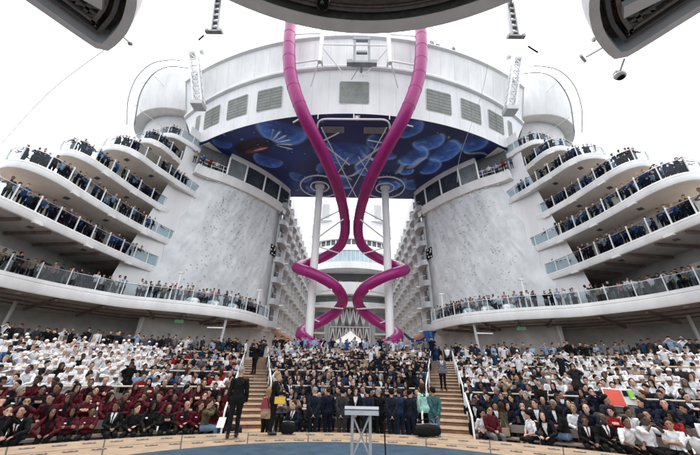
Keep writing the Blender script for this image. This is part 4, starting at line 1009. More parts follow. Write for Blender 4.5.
duffel('camera_bag', 'black soft camera bag standing on the rim beside the woman with the yellow bag', (-1.95, 11.95), (.46, .28, .34), -.2)
# ================================================================== PEOPLE
def ik(S, T, l1, l2, pole):
    S = Vector(S); T = Vector(T); d = T - S; L = min(d.length, (l1 + l2) * .995); d.normalize(); T = S + d * L
    a = (l1 * l1 - l2 * l2 + L * L) / (2 * L); h = math.sqrt(max(0, l1 * l1 - a * a))
    p = Vector(pole); p = (p - d * p.dot(d)).normalized()
    return S + d * a + p * h, T
def skeleton(kind='sit', lean=.08, arms='lap', yaw=0, pitch=0, fem=False, twist=0, step=0):
    J = {}; sw = .165 if fem else .185; hw = .095
    sit = kind == 'sit'; hz = .52 if sit else .95
    J['hip'] = Vector((0, 0, hz)); t = Vector((math.sin(twist) * math.sin(lean), math.cos(twist) * math.sin(lean), math.cos(lean)))
    side = Vector((math.cos(twist), -math.sin(twist), 0))
    def sp(d, f=0): return J['hip'] + t * d + Vector((0, 1, 0)) * f
    J['sp1'] = sp(.17, .005); J['sp2'] = sp(.36, -.01); J['nb'] = sp(.50, -.02)
    J['nt'] = sp(.56, .0); J['head'] = J['nt'] + Vector((0, .02 + .03 * math.sin(lean), .122))
    J['t'] = t; J['side'] = side
    for s, k in ((-1, 'l'), (1, 'r')):
        J['sh' + k] = sp(.455, -.02) + side * s * sw
        J['hp' + k] = J['hip'] + Vector((s * hw, 0.0, -.02))
        if sit:
            J['kn' + k] = Vector((s * (.09 if fem else .15), .44, .50)); J['an' + k] = Vector((s * (.08 if fem else .14), .43 + (.06 if s > 0 else -.04), .085)); J['to' + k] = J['an' + k] + Vector((s * .015, .16, -.045))
        else:
            f = step * s; J['kn' + k] = Vector((s * .095, .02 + f * .8, .51)); J['an' + k] = Vector((s * .10, -.03 + f, .085)); J['to' + k] = J['an' + k] + Vector((s * .03, .16, -.045))
        S = J['sh' + k]; lap = hz + .12
        A = arms if isinstance(arms, str) else arms[0 if s < 0 else 1]
        T, pole = {
            'lap': ((s * .06, .27, lap), (s * .8, -.4, -.6)), 'knees': ((s * .13, .40, lap - .02), (s * .9, -.2, -.4)),
            'clap': ((s * .035, .30, S.z - .13), (s * .8, -.2, -.7)), 'up': ((s * .22, .14, S.z + .43), (s * .9, .2, -.3)),
            'photo': ((s * .075, .27, S.z + .12), (s * .8, .0, -.7)), 'chin': ((s * .05, .17, S.z + .05), (s * .5, .1, -.8)),
            'side': ((s * .235, .04, .88), (s * .3, -.9, 0)), 'front': ((s * .04, .20, .90), (s * .9, -.4, 0)),
            'rail': ((s * .17, .42, 1.10), (s * .8, -.5, -.2)), 'cross': ((-s * .06, .22, S.z - .20), (s * .9, .1, -.5)),
            'hold': ((s * .14, .30, S.z - .26), (s * .5, -.6, -.6)), 'bag': ((s * .26, .08, .82), (s * .4, -.9, 0)), 'back': ((s * .03, -.16, .93), (s * .9, -.5, 0)),
            'shoulder': ((s * .10, .13, S.z - .03), (s * .8, .2, -.7))}[A]
        if A in ('lap', 'knees', 'clap', 'hold', 'cross', 'photo', 'chin') and lean > .2: T = (T[0], T[1] + .06, T[2])
        J['el' + k], J['wr' + k] = ik(S, T, .285, .25, pole); J['arm' + k] = A
    cy, sy = math.cos(yaw), math.sin(yaw)
    J['hrot'] = Matrix.Rotation(-yaw, 3, 'Z') @ Matrix.Rotation(-pitch, 3, 'X')
    J['kind'] = kind; J['fem'] = fem; return J

HS = 1.1
HEADR = [(a * 1.1, b * 1.1, c * 1.1, d * 1.1) for a, b, c, d in [(-.122, .022, .024, .050), (-.108, .040, .046, .036), (-.085, .052, .064, .026), (-.05, .063, .080, .014), (-.01, .070, .089, .006), (.03, .074, .095, .0), (.065, .072, .093, -.006), (.095, .060, .078, -.010), (.115, .040, .052, -.012), (.124, .016, .02, -.012)]]
def head_shell(mb, J, seg=18):
    H = J['head']; Rm = J['hrot']; vs = []; n = len(HEADR)
    for z, rx, ry, oy in HEADR:
        for k in range(seg):
            a = 2 * math.pi * k / seg; vs.append(H + Rm @ Vector((rx * math.cos(a), oy + ry * math.sin(a), z)))
    fs = [(i * seg + k, i * seg + (k + 1) % seg, (i + 1) * seg + (k + 1) % seg, (i + 1) * seg + k) for i in range(n - 1) for k in range(seg)]
    fs += [tuple(range(seg)), tuple((n - 1) * seg + k for k in range(seg))]
    mb.add(vs, fs)
def body_shells(J, lod=0):
    q = MB(); fem = J['fem']; g = 12 if lod == 0 else 6; P = lambda k: J[k]
    t = J['t']; side = J['side']; fw = side.cross(t) * -1
    # torso as stacked ellipses
    def ell(c, rx, ry): return [c + side * rx * math.cos(2 * math.pi * k / (g + 4)) + fw * ry * math.sin(2 * math.pi * k / (g + 4)) for k in range(g + 4)]
    hz = J['hip']; wz = .84 if fem else .95
    prof = [(-.10, .10, .085, 0), (-.05, .155, .115, -.005), (.03, .165, .12, -.005), (.11, .150 * wz, .112, .0), (.19, .145 * wz, .108, .004), (.28, .160 * (wz + .03), .115, .004), (.36, .172 * (wz + .02), .118, -.002), (.42, .172 * wz, .105, -.012), (.465, .135 * wz, .080, -.018), (.505, .075, .06, -.012)]
    rows = [ell(hz + t * d + Vector((0, o, 0)), rx, ry) for d, rx, ry, o in prof]; n = len(rows); k = g + 4
    q.add([p for r in rows for p in r], [(i * k + a, i * k + (a + 1) % k, (i + 1) * k + (a + 1) % k, (i + 1) * k + a) for i in range(n - 1) for a in range(k)] + [tuple(range(k)), tuple((n - 1) * k + a for a in range(k))])
    if fem and lod == 0:
        for s in (-1, 1): q.ball(hz + t * .335 + side * s * .07 + fw * .085, (.065, .05, .06), 10)
    q.tube([hz + t * .47 + Vector((0, -.015, 0)), P('nt'), P('head') + Vector((0, -.01, -.03))], [.062, .052, .05] if not fem else [.055, .046, .044], g)
    if lod == 0:
        head_shell(q, J); H = J['head']; Rm = J['hrot']
        q.tube([H + Rm @ Vector((0, .096, .03)), H + Rm @ Vector((0, .116, -.012)), H + Rm @ Vector((0, .123, -.028)), H + Rm @ Vector((0, .101, -.044))], [.011, .015, .018, .014], 8)
        q.tube([H + Rm @ Vector((-.026, .091, -.075)), H + Rm @ Vector((0, .103, -.075)), H + Rm @ Vector((.026, .091, -.075))], .012, 6)
        for s in (-1, 1):
            q.ball(H + Rm @ Vector((s * .084, -.005, -.008)), (.014, .026, .037), 8)
            q.tube([H + Rm @ Vector((s * .014, .099, .042)), H + Rm @ Vector((s * .054, .086, .040))], .011, 6)
    else:
        H = J['head']; Rm = J['hrot']; vs = []; sel = [HEADR[0], HEADR[3], HEADR[5], HEADR[7], HEADR[9]]; sg = 7
        for z, rx, ry, oy in sel: vs += [H + Rm @ Vector((rx * math.cos(2 * math.pi * k / sg + .2), oy + ry * math.sin(2 * math.pi * k / sg + .2), z)) for k in range(sg)]
        q.add(vs, [(i * sg + k, i * sg + (k + 1) % sg, (i + 1) * sg + (k + 1) % sg, (i + 1) * sg + k) for i in range(4) for k in range(sg)] + [tuple(range(sg)), tuple(4 * sg + k for k in range(sg))])
    for s, k in ((-1, 'l'), (1, 'r')):
        f = .86 if fem else 1
        S, E, W = P('sh' + k), P('el' + k), P('wr' + k)
        q.tube([hz + t * .44 + side * s * .09, S, S.lerp(E, .35), S.lerp(E, .8), E, E.lerp(W, .3), E.lerp(W, .75), W], [x * f for x in (.062, .064, .055, .047, .044, .045, .036, .029)], g if lod == 0 else 5)
        HP, K, A, T = P('hp' + k), P('kn' + k), P('an' + k), P('to' + k)
        q.tube([HP + (Vector((0, -.05, .0)) if J['kind'] == 'sit' else Vector((0, 0, .06))), HP.lerp(K, .2), HP.lerp(K, .6), HP.lerp(K, .92), K, K.lerp(A, .12), K.lerp(A, .35), K.lerp(A, .8), A], [.098, .094, .078, .062, .060, .058, .058, .042, .040], g if lod == 0 else 5)
        q.tube([A + Vector((0, -.045, -.035)), A + Vector((0, .02, -.03)), A.lerp(T, .6) + Vector((0, 0, -.008)), T, T + Vector((0, .035, -.005))], [.036, .046, .042, .036, .02], g if lod == 0 else 4)
        # hand: palm, four unequal fingers and a thumb
        d = (W - E).normalized(); am = J['arm' + k]
        inn = Vector((-s, 0, 0)); inn = (inn - d * inn.dot(d)); inn = inn.normalized() if inn.length > .05 else Vector((0, 0, -1))
        if am in ('lap', 'knees', 'rail', 'hold', 'front'): pn = Vector((0, 0, -1)) - d * d.dot(Vector((0, 0, -1)))
        elif am == 'up': pn = Vector((0, 1, 0)) - d * d.y
        else: pn = inn
        pn = pn.normalized() if pn.length > .05 else inn
        wd = d.cross(pn).normalized()
        if lod: q.tube([W, W + d * .08, W + d * .15 + pn * .03], [.03, .038, .02], 4); continue
        q.add(*(lambda rows: ([p for r in rows for p in r], [(i * 8 + a, i * 8 + (a + 1) % 8, (i + 1) * 8 + (a + 1) % 8, (i + 1) * 8 + a) for i in range(len(rows) - 1) for a in range(8)] + [tuple(range(8)), tuple((len(rows) - 1) * 8 + a for a in range(8))]))(
            [[W + d * u + wd * w_ * math.cos(a * math.pi / 4) + pn * th * math.sin(a * math.pi / 4) for a in range(8)] for u, w_, th in ((-.015, .026, .022), (.02, .033, .019), (.06, .045, .018), (.095, .046, .014))]))
        for j, (o, L_) in enumerate(((-.040, .060), (-.0135, .075), (.0135, .070), (.040, .052))):
            b = W + d * .088 + wd * o; m1 = b + (d * .9 + pn * .35 + wd * o * 2.2).normalized() * L_ * .55; e = m1 + (d * .55 + pn * .85 + wd * o * 1.5).normalized() * L_ * .5
            q.tube([b - d * .02, m1, e], [.0105, .0095, .0075], 6)
        up_s = -1 if wd.dot(Vector((-s, 0, .3))) < 0 else 1
        tb = W + d * .025 + wd * up_s * .034; q.tube([tb, tb + (d * .6 + wd * up_s * .8 + pn * .3) * .042, tb + (d * 1.0 + wd * up_s * .95 + pn * .5) * .062], [.015, .012, .009], 6)
    return q

def bones(J):
    B = []; a = lambda n, p, q, r: B.append((n, p, q, r))
    t = J['t']; h = J['hip']
    a('torso', h + t * .12, h + t * .40, .13); a('pelvis', h + t * -.04, h + t * .06, .13); a('chest', h + t * .36 - J['side'] * .1, h + t * .36 + J['side'] * .1, .09)
    a('neck', J['nb'] + t * .035, J['head'] + Vector((0, -.01, -.05)), .05); a('head', J['head'] + Vector((0, 0, -.04)), J['head'] + Vector((0, 0, .06)), .085)
    for k in 'lr':
        a('uarm', J['sh' + k], J['el' + k], .05); a('farm', J['el' + k], J['wr' + k], .036)
        d = (J['wr' + k] - J['el' + k]).normalized(); a('hand', J['wr' + k] + d * .028, J['wr' + k] + d * .16, .03)
        a('thigh', J['hp' + k], J['kn' + k], .075); a('shin', J['kn' + k], J['an' + k] + Vector((0, 0, .05)), .048); a('foot', J['an' + k] + Vector((0, -.03, -.03)), J['to' + k], .04)
    return B
def classify(C, J):
    B = bones(J); D = []
    for n, p, q, r in B:
        p = np.array(p); d = np.array(q) - p; u = np.clip(((C - p) @ d) / (d @ d), 0, 1); D.append(np.linalg.norm(C - (p + u[:, None] * d), axis=1) - r)
    D = np.array(D); return np.array([b[0] for b in B])[D.argmin(0)]
def eval_mesh(me, mods):
    o = bpy.data.objects.new('tmp', me); COL.objects.link(o)
    for ty, kw in mods:
        m = o.modifiers.new(ty, ty)
        for k, v in kw.items(): setattr(m, k, v)
    dg = bpy.context.evaluated_depsgraph_get(); r = bpy.data.meshes.new_from_object(o.evaluated_get(dg)); bpy.data.objects.remove(o); return r
def sub_mesh(V, F, N, keep, off, name, mats, midx=None, lip=True):
    """part of a body surface pushed outwards: clothing that follows the body, with a turned-in hem"""
    f = F[keep]; used = np.unique(f); mp = -np.ones(len(V), int); mp[used] = np.arange(len(used))
    off_ = off[used][:, None] if isinstance(off, np.ndarray) else off
    v = V[used] + N[used] * off_; f2 = mp[f]
    e = np.concatenate([f2[:, [0, 1]], f2[:, [1, 2]], f2[:, [2, 3]], f2[:, [3, 0]]]); key = np.sort(e, 1); _, inv, cnt = np.unique(key, axis=0, return_inverse=True, return_counts=True)
    be = e[cnt[inv.ravel()] == 1]; bv = np.unique(be); m2 = -np.ones(len(v), int); m2[bv] = len(v) + np.arange(len(bv))
    v = np.concatenate([v, V[used][bv] - N[used][bv] * .003]); f3 = np.stack([be[:, 1], be[:, 0], m2[be[:, 0]], m2[be[:, 1]]], 1)
    fa = np.concatenate([f2, f3]); me = bpy.data.meshes.new(name); me.from_pydata(v.tolist(), [], fa.tolist())
    for m in mats: me.materials.append(m)
    mi = np.zeros(len(fa), int)
    if midx is not None: mi[:len(f2)] = midx[keep]
    me.polygons.foreach_set('material_index', mi); me.polygons.foreach_set('use_smooth', [True] * len(fa)); me.update(); return me
POSES = {}
def make_pose(key, voxel=.0105, **kw):
    J = skeleton(**kw); raw = body_shells(J).mesh('raw', [SK[0]], smooth=0)
    me = eval_mesh(raw, [('REMESH', dict(mode='VOXEL', voxel_size=voxel)), ('SMOOTH', dict(factor=.5, iterations=2))])
    n = len(me.vertices); V = np.empty(n * 3); me.vertices.foreach_get('co', V); V = V.reshape(-1, 3); N = np.empty(n * 3); me.vertex_normals.foreach_get('vector', N); N = N.reshape(-1, 3)
    F = np.array([list(p.vertices) if len(p.vertices) == 4 else list(p.vertices) + [p.vertices[-1]] for p in me.polygons]); C = V[F].mean(1); FN = N[F].mean(1)
    cls = classify(C, J); H = np.array(J['head']); Rm = np.array(J['hrot'])
    L = (C - H) @ Rm                                           # head space
    mi = np.zeros(len(F), int)
    for s in (-1, 1):
        mi[(np.hypot((L[:, 0] - s * .034) / .0145, (L[:, 2] - .012) / .0085) < 1) & (L[:, 1] > .05)] = 1
        mi[(np.abs(L[:, 0] - s * .036) < .017) & (np.abs(L[:, 2] - .041) < .0038) & (L[:, 1] > .05)] = 3
    mi[(np.abs(L[:, 0]) < .021) & (np.abs(L[:, 2] + .075) < .0062) & (L[:, 1] > .06)] = 2
    me.materials.clear()
    for m in (SK[0], M['eye'], M['lip'], HR['black']): me.materials.append(m)
    me.polygons.foreach_set('material_index', mi); me.polygons.foreach_set('use_smooth', [True] * len(F)); me.update(); me.name = 'person_body'
    t = np.array(J['t']); hip = np.array(J['hip']); d = (C - hip) @ t; sx = (C - hip) @ np.array(J['side']); fw = np.array((J['side'].cross(J['t']) * -1))
    sit = J['kind'] == 'sit'
    low = -.12 if not sit else .075
    collar = (cls == 'neck') & (d < .545)
    torso = np.isin(cls, ['torso', 'chest', 'pelvis']) & (d < .515) & (d > low)
    hem = (d > low) & np.isin(cls, ['torso', 'chest', 'pelvis', 'thigh']) & (d < .515)
    if sit: hem &= cls != 'thigh'
    arm_l = np.isin(cls, ['uarm', 'farm']); 
    el = np.array([[J['el' + k] for k in 'lr']])[0]
    short = cls == 'uarm'
    front = FN @ fw > .25
    mid = np.zeros(len(F), int); vv = front & (np.abs(sx) < .075 * np.clip((d - .17) / .3, 0, 1)) & (d > .17) & torso
    mid[vv] = 1; mid[vv & (np.abs(sx) < .017)] = 2
    mid[front & (np.abs(sx - .095) < .03) & (np.abs(d - .36) < .013) & torso] = 3
    mid[(np.abs(sx) < .004) & front & (d < .17) & (d > .0) & torso] = 4
    ptorso = torso | hem | collar
    wob = .011 + .008 * np.sin(V[:, 2] * 38 + V[:, 0] * 17) * np.sin(V[:, 0] * 29 + V[:, 1] * 23 + 1)
    dv = (V - hip) @ t; off_top = np.clip(wob + .006, .006, .03) + .018 * np.clip((.16 - dv) / .12, 0, 1) * (np.abs((V - hip) @ np.array(J['side'])) < .21)
    tops = {}
    ms = [CL['black'], CL['white'], CL['navy'], M['hat'], M['shoe']]
    tops['long'] = sub_mesh(V, F, N, ptorso | arm_l, off_top, 'jacket', ms, mid)
    tops['short'] = sub_mesh(V, F, N, ptorso | short, off_top, 'shirt', ms, mid)
    leg = np.isin(cls, ['thigh', 'shin']) | (np.isin(cls, ['pelvis', 'torso']) & (d < .13))
    wl = np.clip(.007 + .005 * np.sin(V[:, 2] * 26 + V[:, 1] * 21 + 2) * np.sin(V[:, 0] * 33), .004, .02)
    bottoms = {'trousers': sub_mesh(V, F, N, leg, wl, 'trousers', [CL['black']])}
    if J['fem']:
        bottoms['skirt'] = sub_mesh(V, F, N, (cls == 'thigh') | (np.isin(cls, ['pelvis', 'torso']) & (d < .13)), wl + .006, 'skirt', [CL['black']])
    shoes = sub_mesh(V, F, N, cls == 'foot', .006, 'shoes', [M['shoe']])
    POSES[key] = dict(J=J, body=me, tops=tops, bottoms=bottoms, shoes=shoes, kw=kw)
    bpy.data.meshes.remove(raw)

# hair in head space (origin = head centre)
def hair_mesh(style):
    q = MB(); nA, nP = 30, 16; rr = random.Random(hash(style) % 1000 if False else len(style)); rows = []
    ph = [rr.uniform(0, 6.28) for _ in range(6)]
    def shell(th):
        rows = []
        for i in range(nP + 1):
            row = []
            for k in range(nA + 1):
                a = 2 * math.pi * k / nA; fy_ = math.sin(a)          # +1 = face side
                lim = {'short': .93 + .09 * math.sin(3 * a + ph[3]) * (fy_ > .5) + .70 * (1 - fy_) / 2 * 1.15 + .34 / (1 + math.exp((fy_ - .42) * 16)), 'crop': .84 + .62 * (1 - fy_) / 2 + .30 / (1 + math.exp((fy_ - .40) * 14)), 'long': 1.0 + .9 * (1 - fy_) / 2 + (.5 if fy_ < .62 else 0), 'bun': 1.0 + .75 * (1 - fy_) / 2 + (.28 if fy_ < .5 else 0)}[style]
                lim += rr.uniform(-.05, .05) if style != 'long' and i == nP else 0
                p = lim * i / nP; tp = (1.25 - .95 * (i / nP) ** 3) if style != 'long' else 1.1; w = 1 + .05 * math.sin(3 * a + ph[0] + 3 * p) * (1 - .6 * i / nP) + .028 * math.sin(9 * a + ph[1] + 2 * p) + rr.uniform(-.012, .012)
                e = math.sin(p); x = .087 * e * math.cos(a); y = .110 * e * math.sin(a) - .006; z = .123 * math.cos(p) + .018
                row.append((x * (1 + th * 7.5 * tp) * w, y * (1 + th * 7.5 * tp) * w, z * (1 + th * 7 * tp) + .004 * math.sin(7 * a + ph[2])))
            rows.append(row)
        return rows
    o = shell(.022 if style != 'crop' else .012); 
    if style == 'long':                                                # curtain falling to the shoulders
        last = o[-1]
        for j in range(1, 7):
            row = []
            for k in range(nA + 1):
                a = 2 * math.pi * k / nA; fy_ = math.sin(a); x, y, z = last[k]
                w = 0 if fy_ > .62 else 1; drop = .036 * j * w * (1 if fy_ < .4 else .85)
                row.append((x * (1 + .05 * j * w * (1 if j < 4 else .8)), (y - .010 * j * w) * (1 + (.02 * j * w)), z - drop))
            o.append(row)
    i_ = [[(x * .93, y * .93, z * .96) for x, y, z in r] for r in o]
    q.grid(o + i_[::-1])
    if style == 'bun': q.ball((0, -.125, .055), (.045, .042, .042), 12)
    return q.mesh('hair', [HR['black']], smooth=70)
HAIR = {k: hair_mesh(k) for k in ('short', 'crop', 'long', 'bun')}
q = MB(); q.lathe([(.095, .05), (.102, .055), (.106, .15), (.098, .168), (.0, .176)], seg=20); HATM = q.mesh('hat', [M['hat']])

def set_mats(o, ms):
    for i, m in enumerate(ms):
        if i < len(o.material_slots): o.material_slots[i].link = 'OBJECT'; o.material_slots[i].material = m
def make_person(pose, pos, rz, outfit, label, group=None, scale=1.0):
    P = POSES[pose]; o = bpy.data.objects.new('person', P['body']); COL.objects.link(o)
    o.location = pos; o.rotation_euler = (0, 0, rz); o.scale = (scale,) * 3
    hairm = HR[outfit['hair']]; set_mats(o, [SK[outfit['skin']], M['eye'], M['lip'], hairm if outfit['hair'] != 'grey' else HR['brown']])
    tag(o, label, 'person', group)
    def child(name, me, ms, loc=None, rot=None):
        c = bpy.data.objects.new(name, me); COL.objects.link(c); c.parent = o; set_mats(c, ms)
        if loc is not None: c.location = loc; c.rotation_euler = rot.to_euler()
        return c
    top = CL[outfit['top']]; inn = CL[outfit.get('inner') or outfit['top']]; tie = CL[outfit.get('tie') or outfit.get('inner') or outfit['top']]
    child('jacket' if outfit.get('inner') else 'shirt', P['tops'][outfit.get('sleeve', 'long')], [top, inn, tie, M['hat'] if outfit.get('badge') else top, M['shoe'] if not outfit.get('inner') else top])
    bt = outfit.get('legs', 'trousers'); bt = bt if bt in P['bottoms'] else 'trousers'
    child(bt, P['bottoms'][bt], [CL[outfit['bottom']]]); child('shoes', P['shoes'], [M['shoe']])
    if outfit['style'] != 'bald': child('hair', HAIR[outfit['style']], [hairm], P['J']['head'], P['J']['hrot'])
    if outfit.get('hat'): child('hat', HATM, [M['hat']], P['J']['head'], P['J']['hrot'])
    return o

# ------------------------------------------------------------------ the pose library
make_pose('lap', kind='sit', lean=.06, arms='lap', yaw=.25)
make_pose('lap2', kind='sit', lean=.12, arms=('lap', 'knees'), yaw=-.5, fem=True)
make_pose('clap', kind='sit', lean=.10, arms='clap', yaw=-.15)
make_pose('clap2', kind='sit', lean=.05, arms='clap', yaw=.45, fem=True)
make_pose('lean', kind='sit', lean=.42, arms='knees', yaw=.1, pitch=-.15)
make_pose('lean2', kind='sit', lean=.34, arms='knees', yaw=.7, fem=True)
make_pose('chin', kind='sit', lean=.2, arms=('lap', 'chin'), yaw=-.3)
make_pose('wave', kind='sit', lean=.0, arms=('lap', 'up'), yaw=.2)
make_pose('phone', kind='sit', lean=.05, arms='photo', yaw=0)
make_pose('turn', kind='sit', lean=.08, arms='lap', yaw=1.0, fem=True, twist=.3)
make_pose('talk', kind='sit', lean=.12, arms=('hold', 'lap'), yaw=-.85, twist=-.25)
make_pose('talk2', kind='sit', lean=.16, arms=('lap', 'hold'), yaw=.85, twist=.2)
make_pose('cross', kind='sit', lean=-.04, arms='cross', yaw=-.2, pitch=.1)
make_pose('look', kind='sit', lean=.22, arms=('knees', 'lap'), yaw=.35, pitch=.25)
make_pose('crossf', kind='sit', lean=.02, arms='cross', yaw=.3, fem=True)
make_pose('talkf', kind='sit', lean=.2, arms=('hold', 'lap'), yaw=-.9, fem=True, twist=-.3)
make_pose('leanf', kind='sit', lean=.46, arms='knees', yaw=-.25, pitch=-.3, fem=True)
make_pose('stand', kind='stand', lean=.02, arms='side', yaw=.2)
make_pose('stand2', kind='stand', lean=.02, arms='front', yaw=-.35)
make_pose('standf', kind='stand', lean=.03, arms=('side', 'hold'), yaw=.5, fem=True)
make_pose('photo', kind='stand', lean=.03, arms='photo', yaw=0)
make_pose('back', kind='stand', lean=.0, arms=('side', 'bag'), yaw=.4, step=.08)
make_pose('behind', kind='stand', lean=-.01, arms='back', yaw=-.2)
make_pose('rail', kind='stand', lean=.24, arms='rail', yaw=.2)
make_pose('railf', kind='stand', lean=.2, arms='rail', yaw=-.5, fem=True)
LOWP = {}
def low_pose(key):
    J = POSES[key]['J']; q = body_shells(J, 1); V = np.array([tuple(p) for p in q.v]); F = [tuple(f) for f in q.f]; C = np.array([V[list(f)].mean(0) for f in F]); cls = classify(C, J)
    d = (C - np.array(J['hip'])) @ np.array(J['t']); part = []
    L = (C - np.array(J['head'])) @ np.array(J['hrot'])
    for c, dd, l in zip(cls, d, L):
        if c == 'head': part.append('hair' if (l[2] > .055 or (l[1] < -.01 and l[2] > -.06)) else 'skin')
        elif c in ('neck', 'hand'): part.append('skin')
        elif c in ('uarm', 'farm', 'chest') or (c in ('torso', 'pelvis') and dd > (0 if J['kind'] == 'sit' else -.05)): part.append('top')
        elif c == 'foot': part.append('shoe')
        else: part.append('bottom')
    # hair bulk
    LOWP[key] = (V, F, part)
for k in POSES: low_pose(k)

# ------------------------------------------------------------------ who sits where
rng = random.Random(21)
def pick(*a): return rng.choice(a)
def hair_of(fem):
    c = rng.choices(['black', 'brown', 'auburn', 'blonde', 'grey'], [62, 24, 3, 4, 7])[0]
    st = rng.choices(['long', 'bun', 'short'], [55, 25, 20])[0] if fem else rng.choices(['short', 'crop', 'bald'], [60, 32, 8])[0]
    return c, st
def mk(top, bottom='black', inner=None, tie=None, fem=None, sleeve='long', legs='trousers', badge=False, hat=False, skin=None):
    if fem is None: fem = rng.random() < .4
    h, st = hair_of(fem)
    return dict(top=top, bottom=bottom, inner=inner, tie=tie, fem=fem, sleeve=sleeve, legs=legs, badge=badge, hat=hat, hair=h, style=st, skin=rng.choices([0, 1, 2, 3], [38, 32, 22, 8])[0] if skin is None else skin)
def out_left(i, u, r):
    if i <= 3:
        k = rng.random()
        if i == 0 and k < .38 or k < .15: return mk('black', 'black', pick('white', 'black', 'grey', 'charcoal'), pick('navy', 'maroon', None), badge=rng.random() < .5)
        return mk('maroon', 'black', pick('black', 'black', 'maroon'), badge=rng.random() < .6)
    if u > .52 - .02 * i and i >= 4 and rng.random() < .88:
        return mk('white', pick('white', 'white', 'black', 'grey'), hat=rng.random() < .72, fem=rng.random() < .12)
    return mk(*pick(('beige', 'black'), ('dark blue', 'black'), ('black', 'black'), ('white', 'black'), ('navy', 'black'), ('black', 'black'), ('charcoal', 'black'), ('blue', 'black'), ('light blue', 'navy'), ('red', 'black'), ('black', 'black'), ('grey', 'denim'), ('white', 'navy'), ('white', 'black'), ('black', 'charcoal')))
def out_right(i, u, r):
    if i == 0:
        if u < .30: return mk('white', 'black', fem=True, sleeve='short', legs='skirt')
        if u < .52: return mk('black', 'black', 'white', pick('white', 'maroon'))
        return mk('white', 'black', sleeve='short')
    if i == 1: return mk(*pick(('navy', 'navy'), ('black', 'black'), ('red', 'black'), ('navy', 'navy'), ('white', 'navy'))) if u > .35 else mk(*pick(('navy', 'navy'), ('navy', 'black'), ('black', 'black')), inner=pick(None, 'white'))
    if i <= 4: return mk('navy', 'navy', pick(None, None, 'white'), None) if rng.random() < .8 else mk(pick('black', 'charcoal', 'dark blue', 'black'), 'black')
    if rng.random() < .74: return mk('white', pick('black', 'black', 'white', 'navy'), hat=rng.random() < .12, sleeve=pick('long', 'short'))
    return mk(*pick(('black', 'black'), ('navy', 'black'), ('black', 'black'), ('charcoal', 'black'), ('grey', 'black'), ('dark blue', 'black'), ('navy', 'black'), ('beige', 'black')))
def out_centre(i, u, r):
    if i >= 11 and rng.random() < .6: return mk(*pick(('white', 'black'), ('white', 'navy'), ('beige', 'black'), ('light blue', 'black'), ('grey', 'black'), ('tan', 'black'), ('navy', 'black'), ('white', 'white')))
    if i >= 9 and rng.random() < .28: return mk('white', 'black')
    k = rng.random()
    if k < .62: return mk('navy', 'navy', pick(None, 'white', 'white', 'light blue'), pick(None, 'maroon', 'navy'))
    if k < .86: return mk('black', 'black', pick(None, 'white', 'grey'), pick(None, 'navy'))
    return mk(pick('charcoal', 'grey', 'dark blue', 'white', 'beige', 'tan'), 'black')
PEOPLE = []
SITM = ['lap', 'clap', 'lean', 'chin', 'phone', 'talk', 'talk2', 'cross', 'look', 'lean', 'look']; SITF = ['lap2', 'clap2', 'lean2', 'turn', 'talkf', 'crossf', 'leanf']
def add_person(pose, pos, rz, outfit, **k):
    PEOPLE.append(dict(pose=pose, pos=Vector(pos), rz=rz, o=outfit, scale=k.pop('scale', rng.uniform(.93, 1.08)), **k))
SKIP = []           # (centre, radius): places kept free for the people placed by hand
def seat_row(i, blk):
    a0, a1 = block_range(i, blk); r = ROW0 + PITCH * i; z = tier_z(i, abs(blk)); n = int((a1 - a0) * r / (.50 if blk else .49))
    for k in range(n):
        # count outwards from the stairs on the side blocks, from the left in the centre
        kk = k if blk >= 0 else n - 1 - k
        a = a0 + (a1 - a0) * (kk + .5 + rng.uniform(-.16, .16)) / n; u = (k + .5) / n
        p = ring(r + rng.uniform(-.05, .05), a)
        x, y = p.x / max(.1, p.y), 0
        if abs(p.x) > p.y * 1.10 + .6: continue
        o = (out_left if blk < 0 else out_right if blk > 0 else out_centre)(i, u, r)
        if rng.random() < (.03 if i > 1 else 0): continue
        if any((p - c).length < rad for c, rad in SKIP): continue
        pose = rng.choice(SITF if o['fem'] else SITM); stand = False
        if blk == 0 and rng.random() < .5: pose = 'clap2' if o['fem'] else pick('clap', 'phone', 'wave', 'clap')
        if i > 3 and rng.random() < .04: pose = 'photo'; stand = True
        look = math.pi - a + rng.gauss(0, .3)
        add_person(pose, (p.x, p.y, z + (0 if stand else -.06)), look, o, blk=blk, row=i, idx=k, n=n)
# hand-placed people come first --------------------------------------------------
def special(label, pose, pos, rz, outfit, group=None, scale=1.03, skip=.32, **k):
    if skip: SKIP.append((Vector(pos[:2]), skip))
    PEOPLE.append(dict(pose=pose, pos=Vector(pos), rz=rz, o=outfit, scale=scale, label=label, grp=group, blk='s', **k))
def of(top, bottom, hair, style, skin=0, **k):
    d = dict(top=top, bottom=bottom, hair=hair, style=style, skin=skin, fem=style in ('long', 'bun')); d.update(k); return d
FWD = 0.0; BACK = math.pi        # rz 0 faces up the stands, pi faces the stage
special('tall grey haired man in black suit standing on the rim with his back turned', 'back', (-3.45, 11.05, .004), .25, of('black', 'black', 'grey', 'crop'), scale=1.09, skip=0)
special('blonde woman in black standing on the rim with a yellow bag at her hip', 'standf', (-2.45, 11.75, .004), -1.2, of('black', 'black', 'blonde', 'short', fem=True), scale=1.02, skip=0)
special('woman in beige coat just behind the woman with the yellow bag', 'standf', (-2.85, 12.65, -.5), -.5, of('tan', 'black', 'blonde', 'long'), scale=1.02, skip=0)
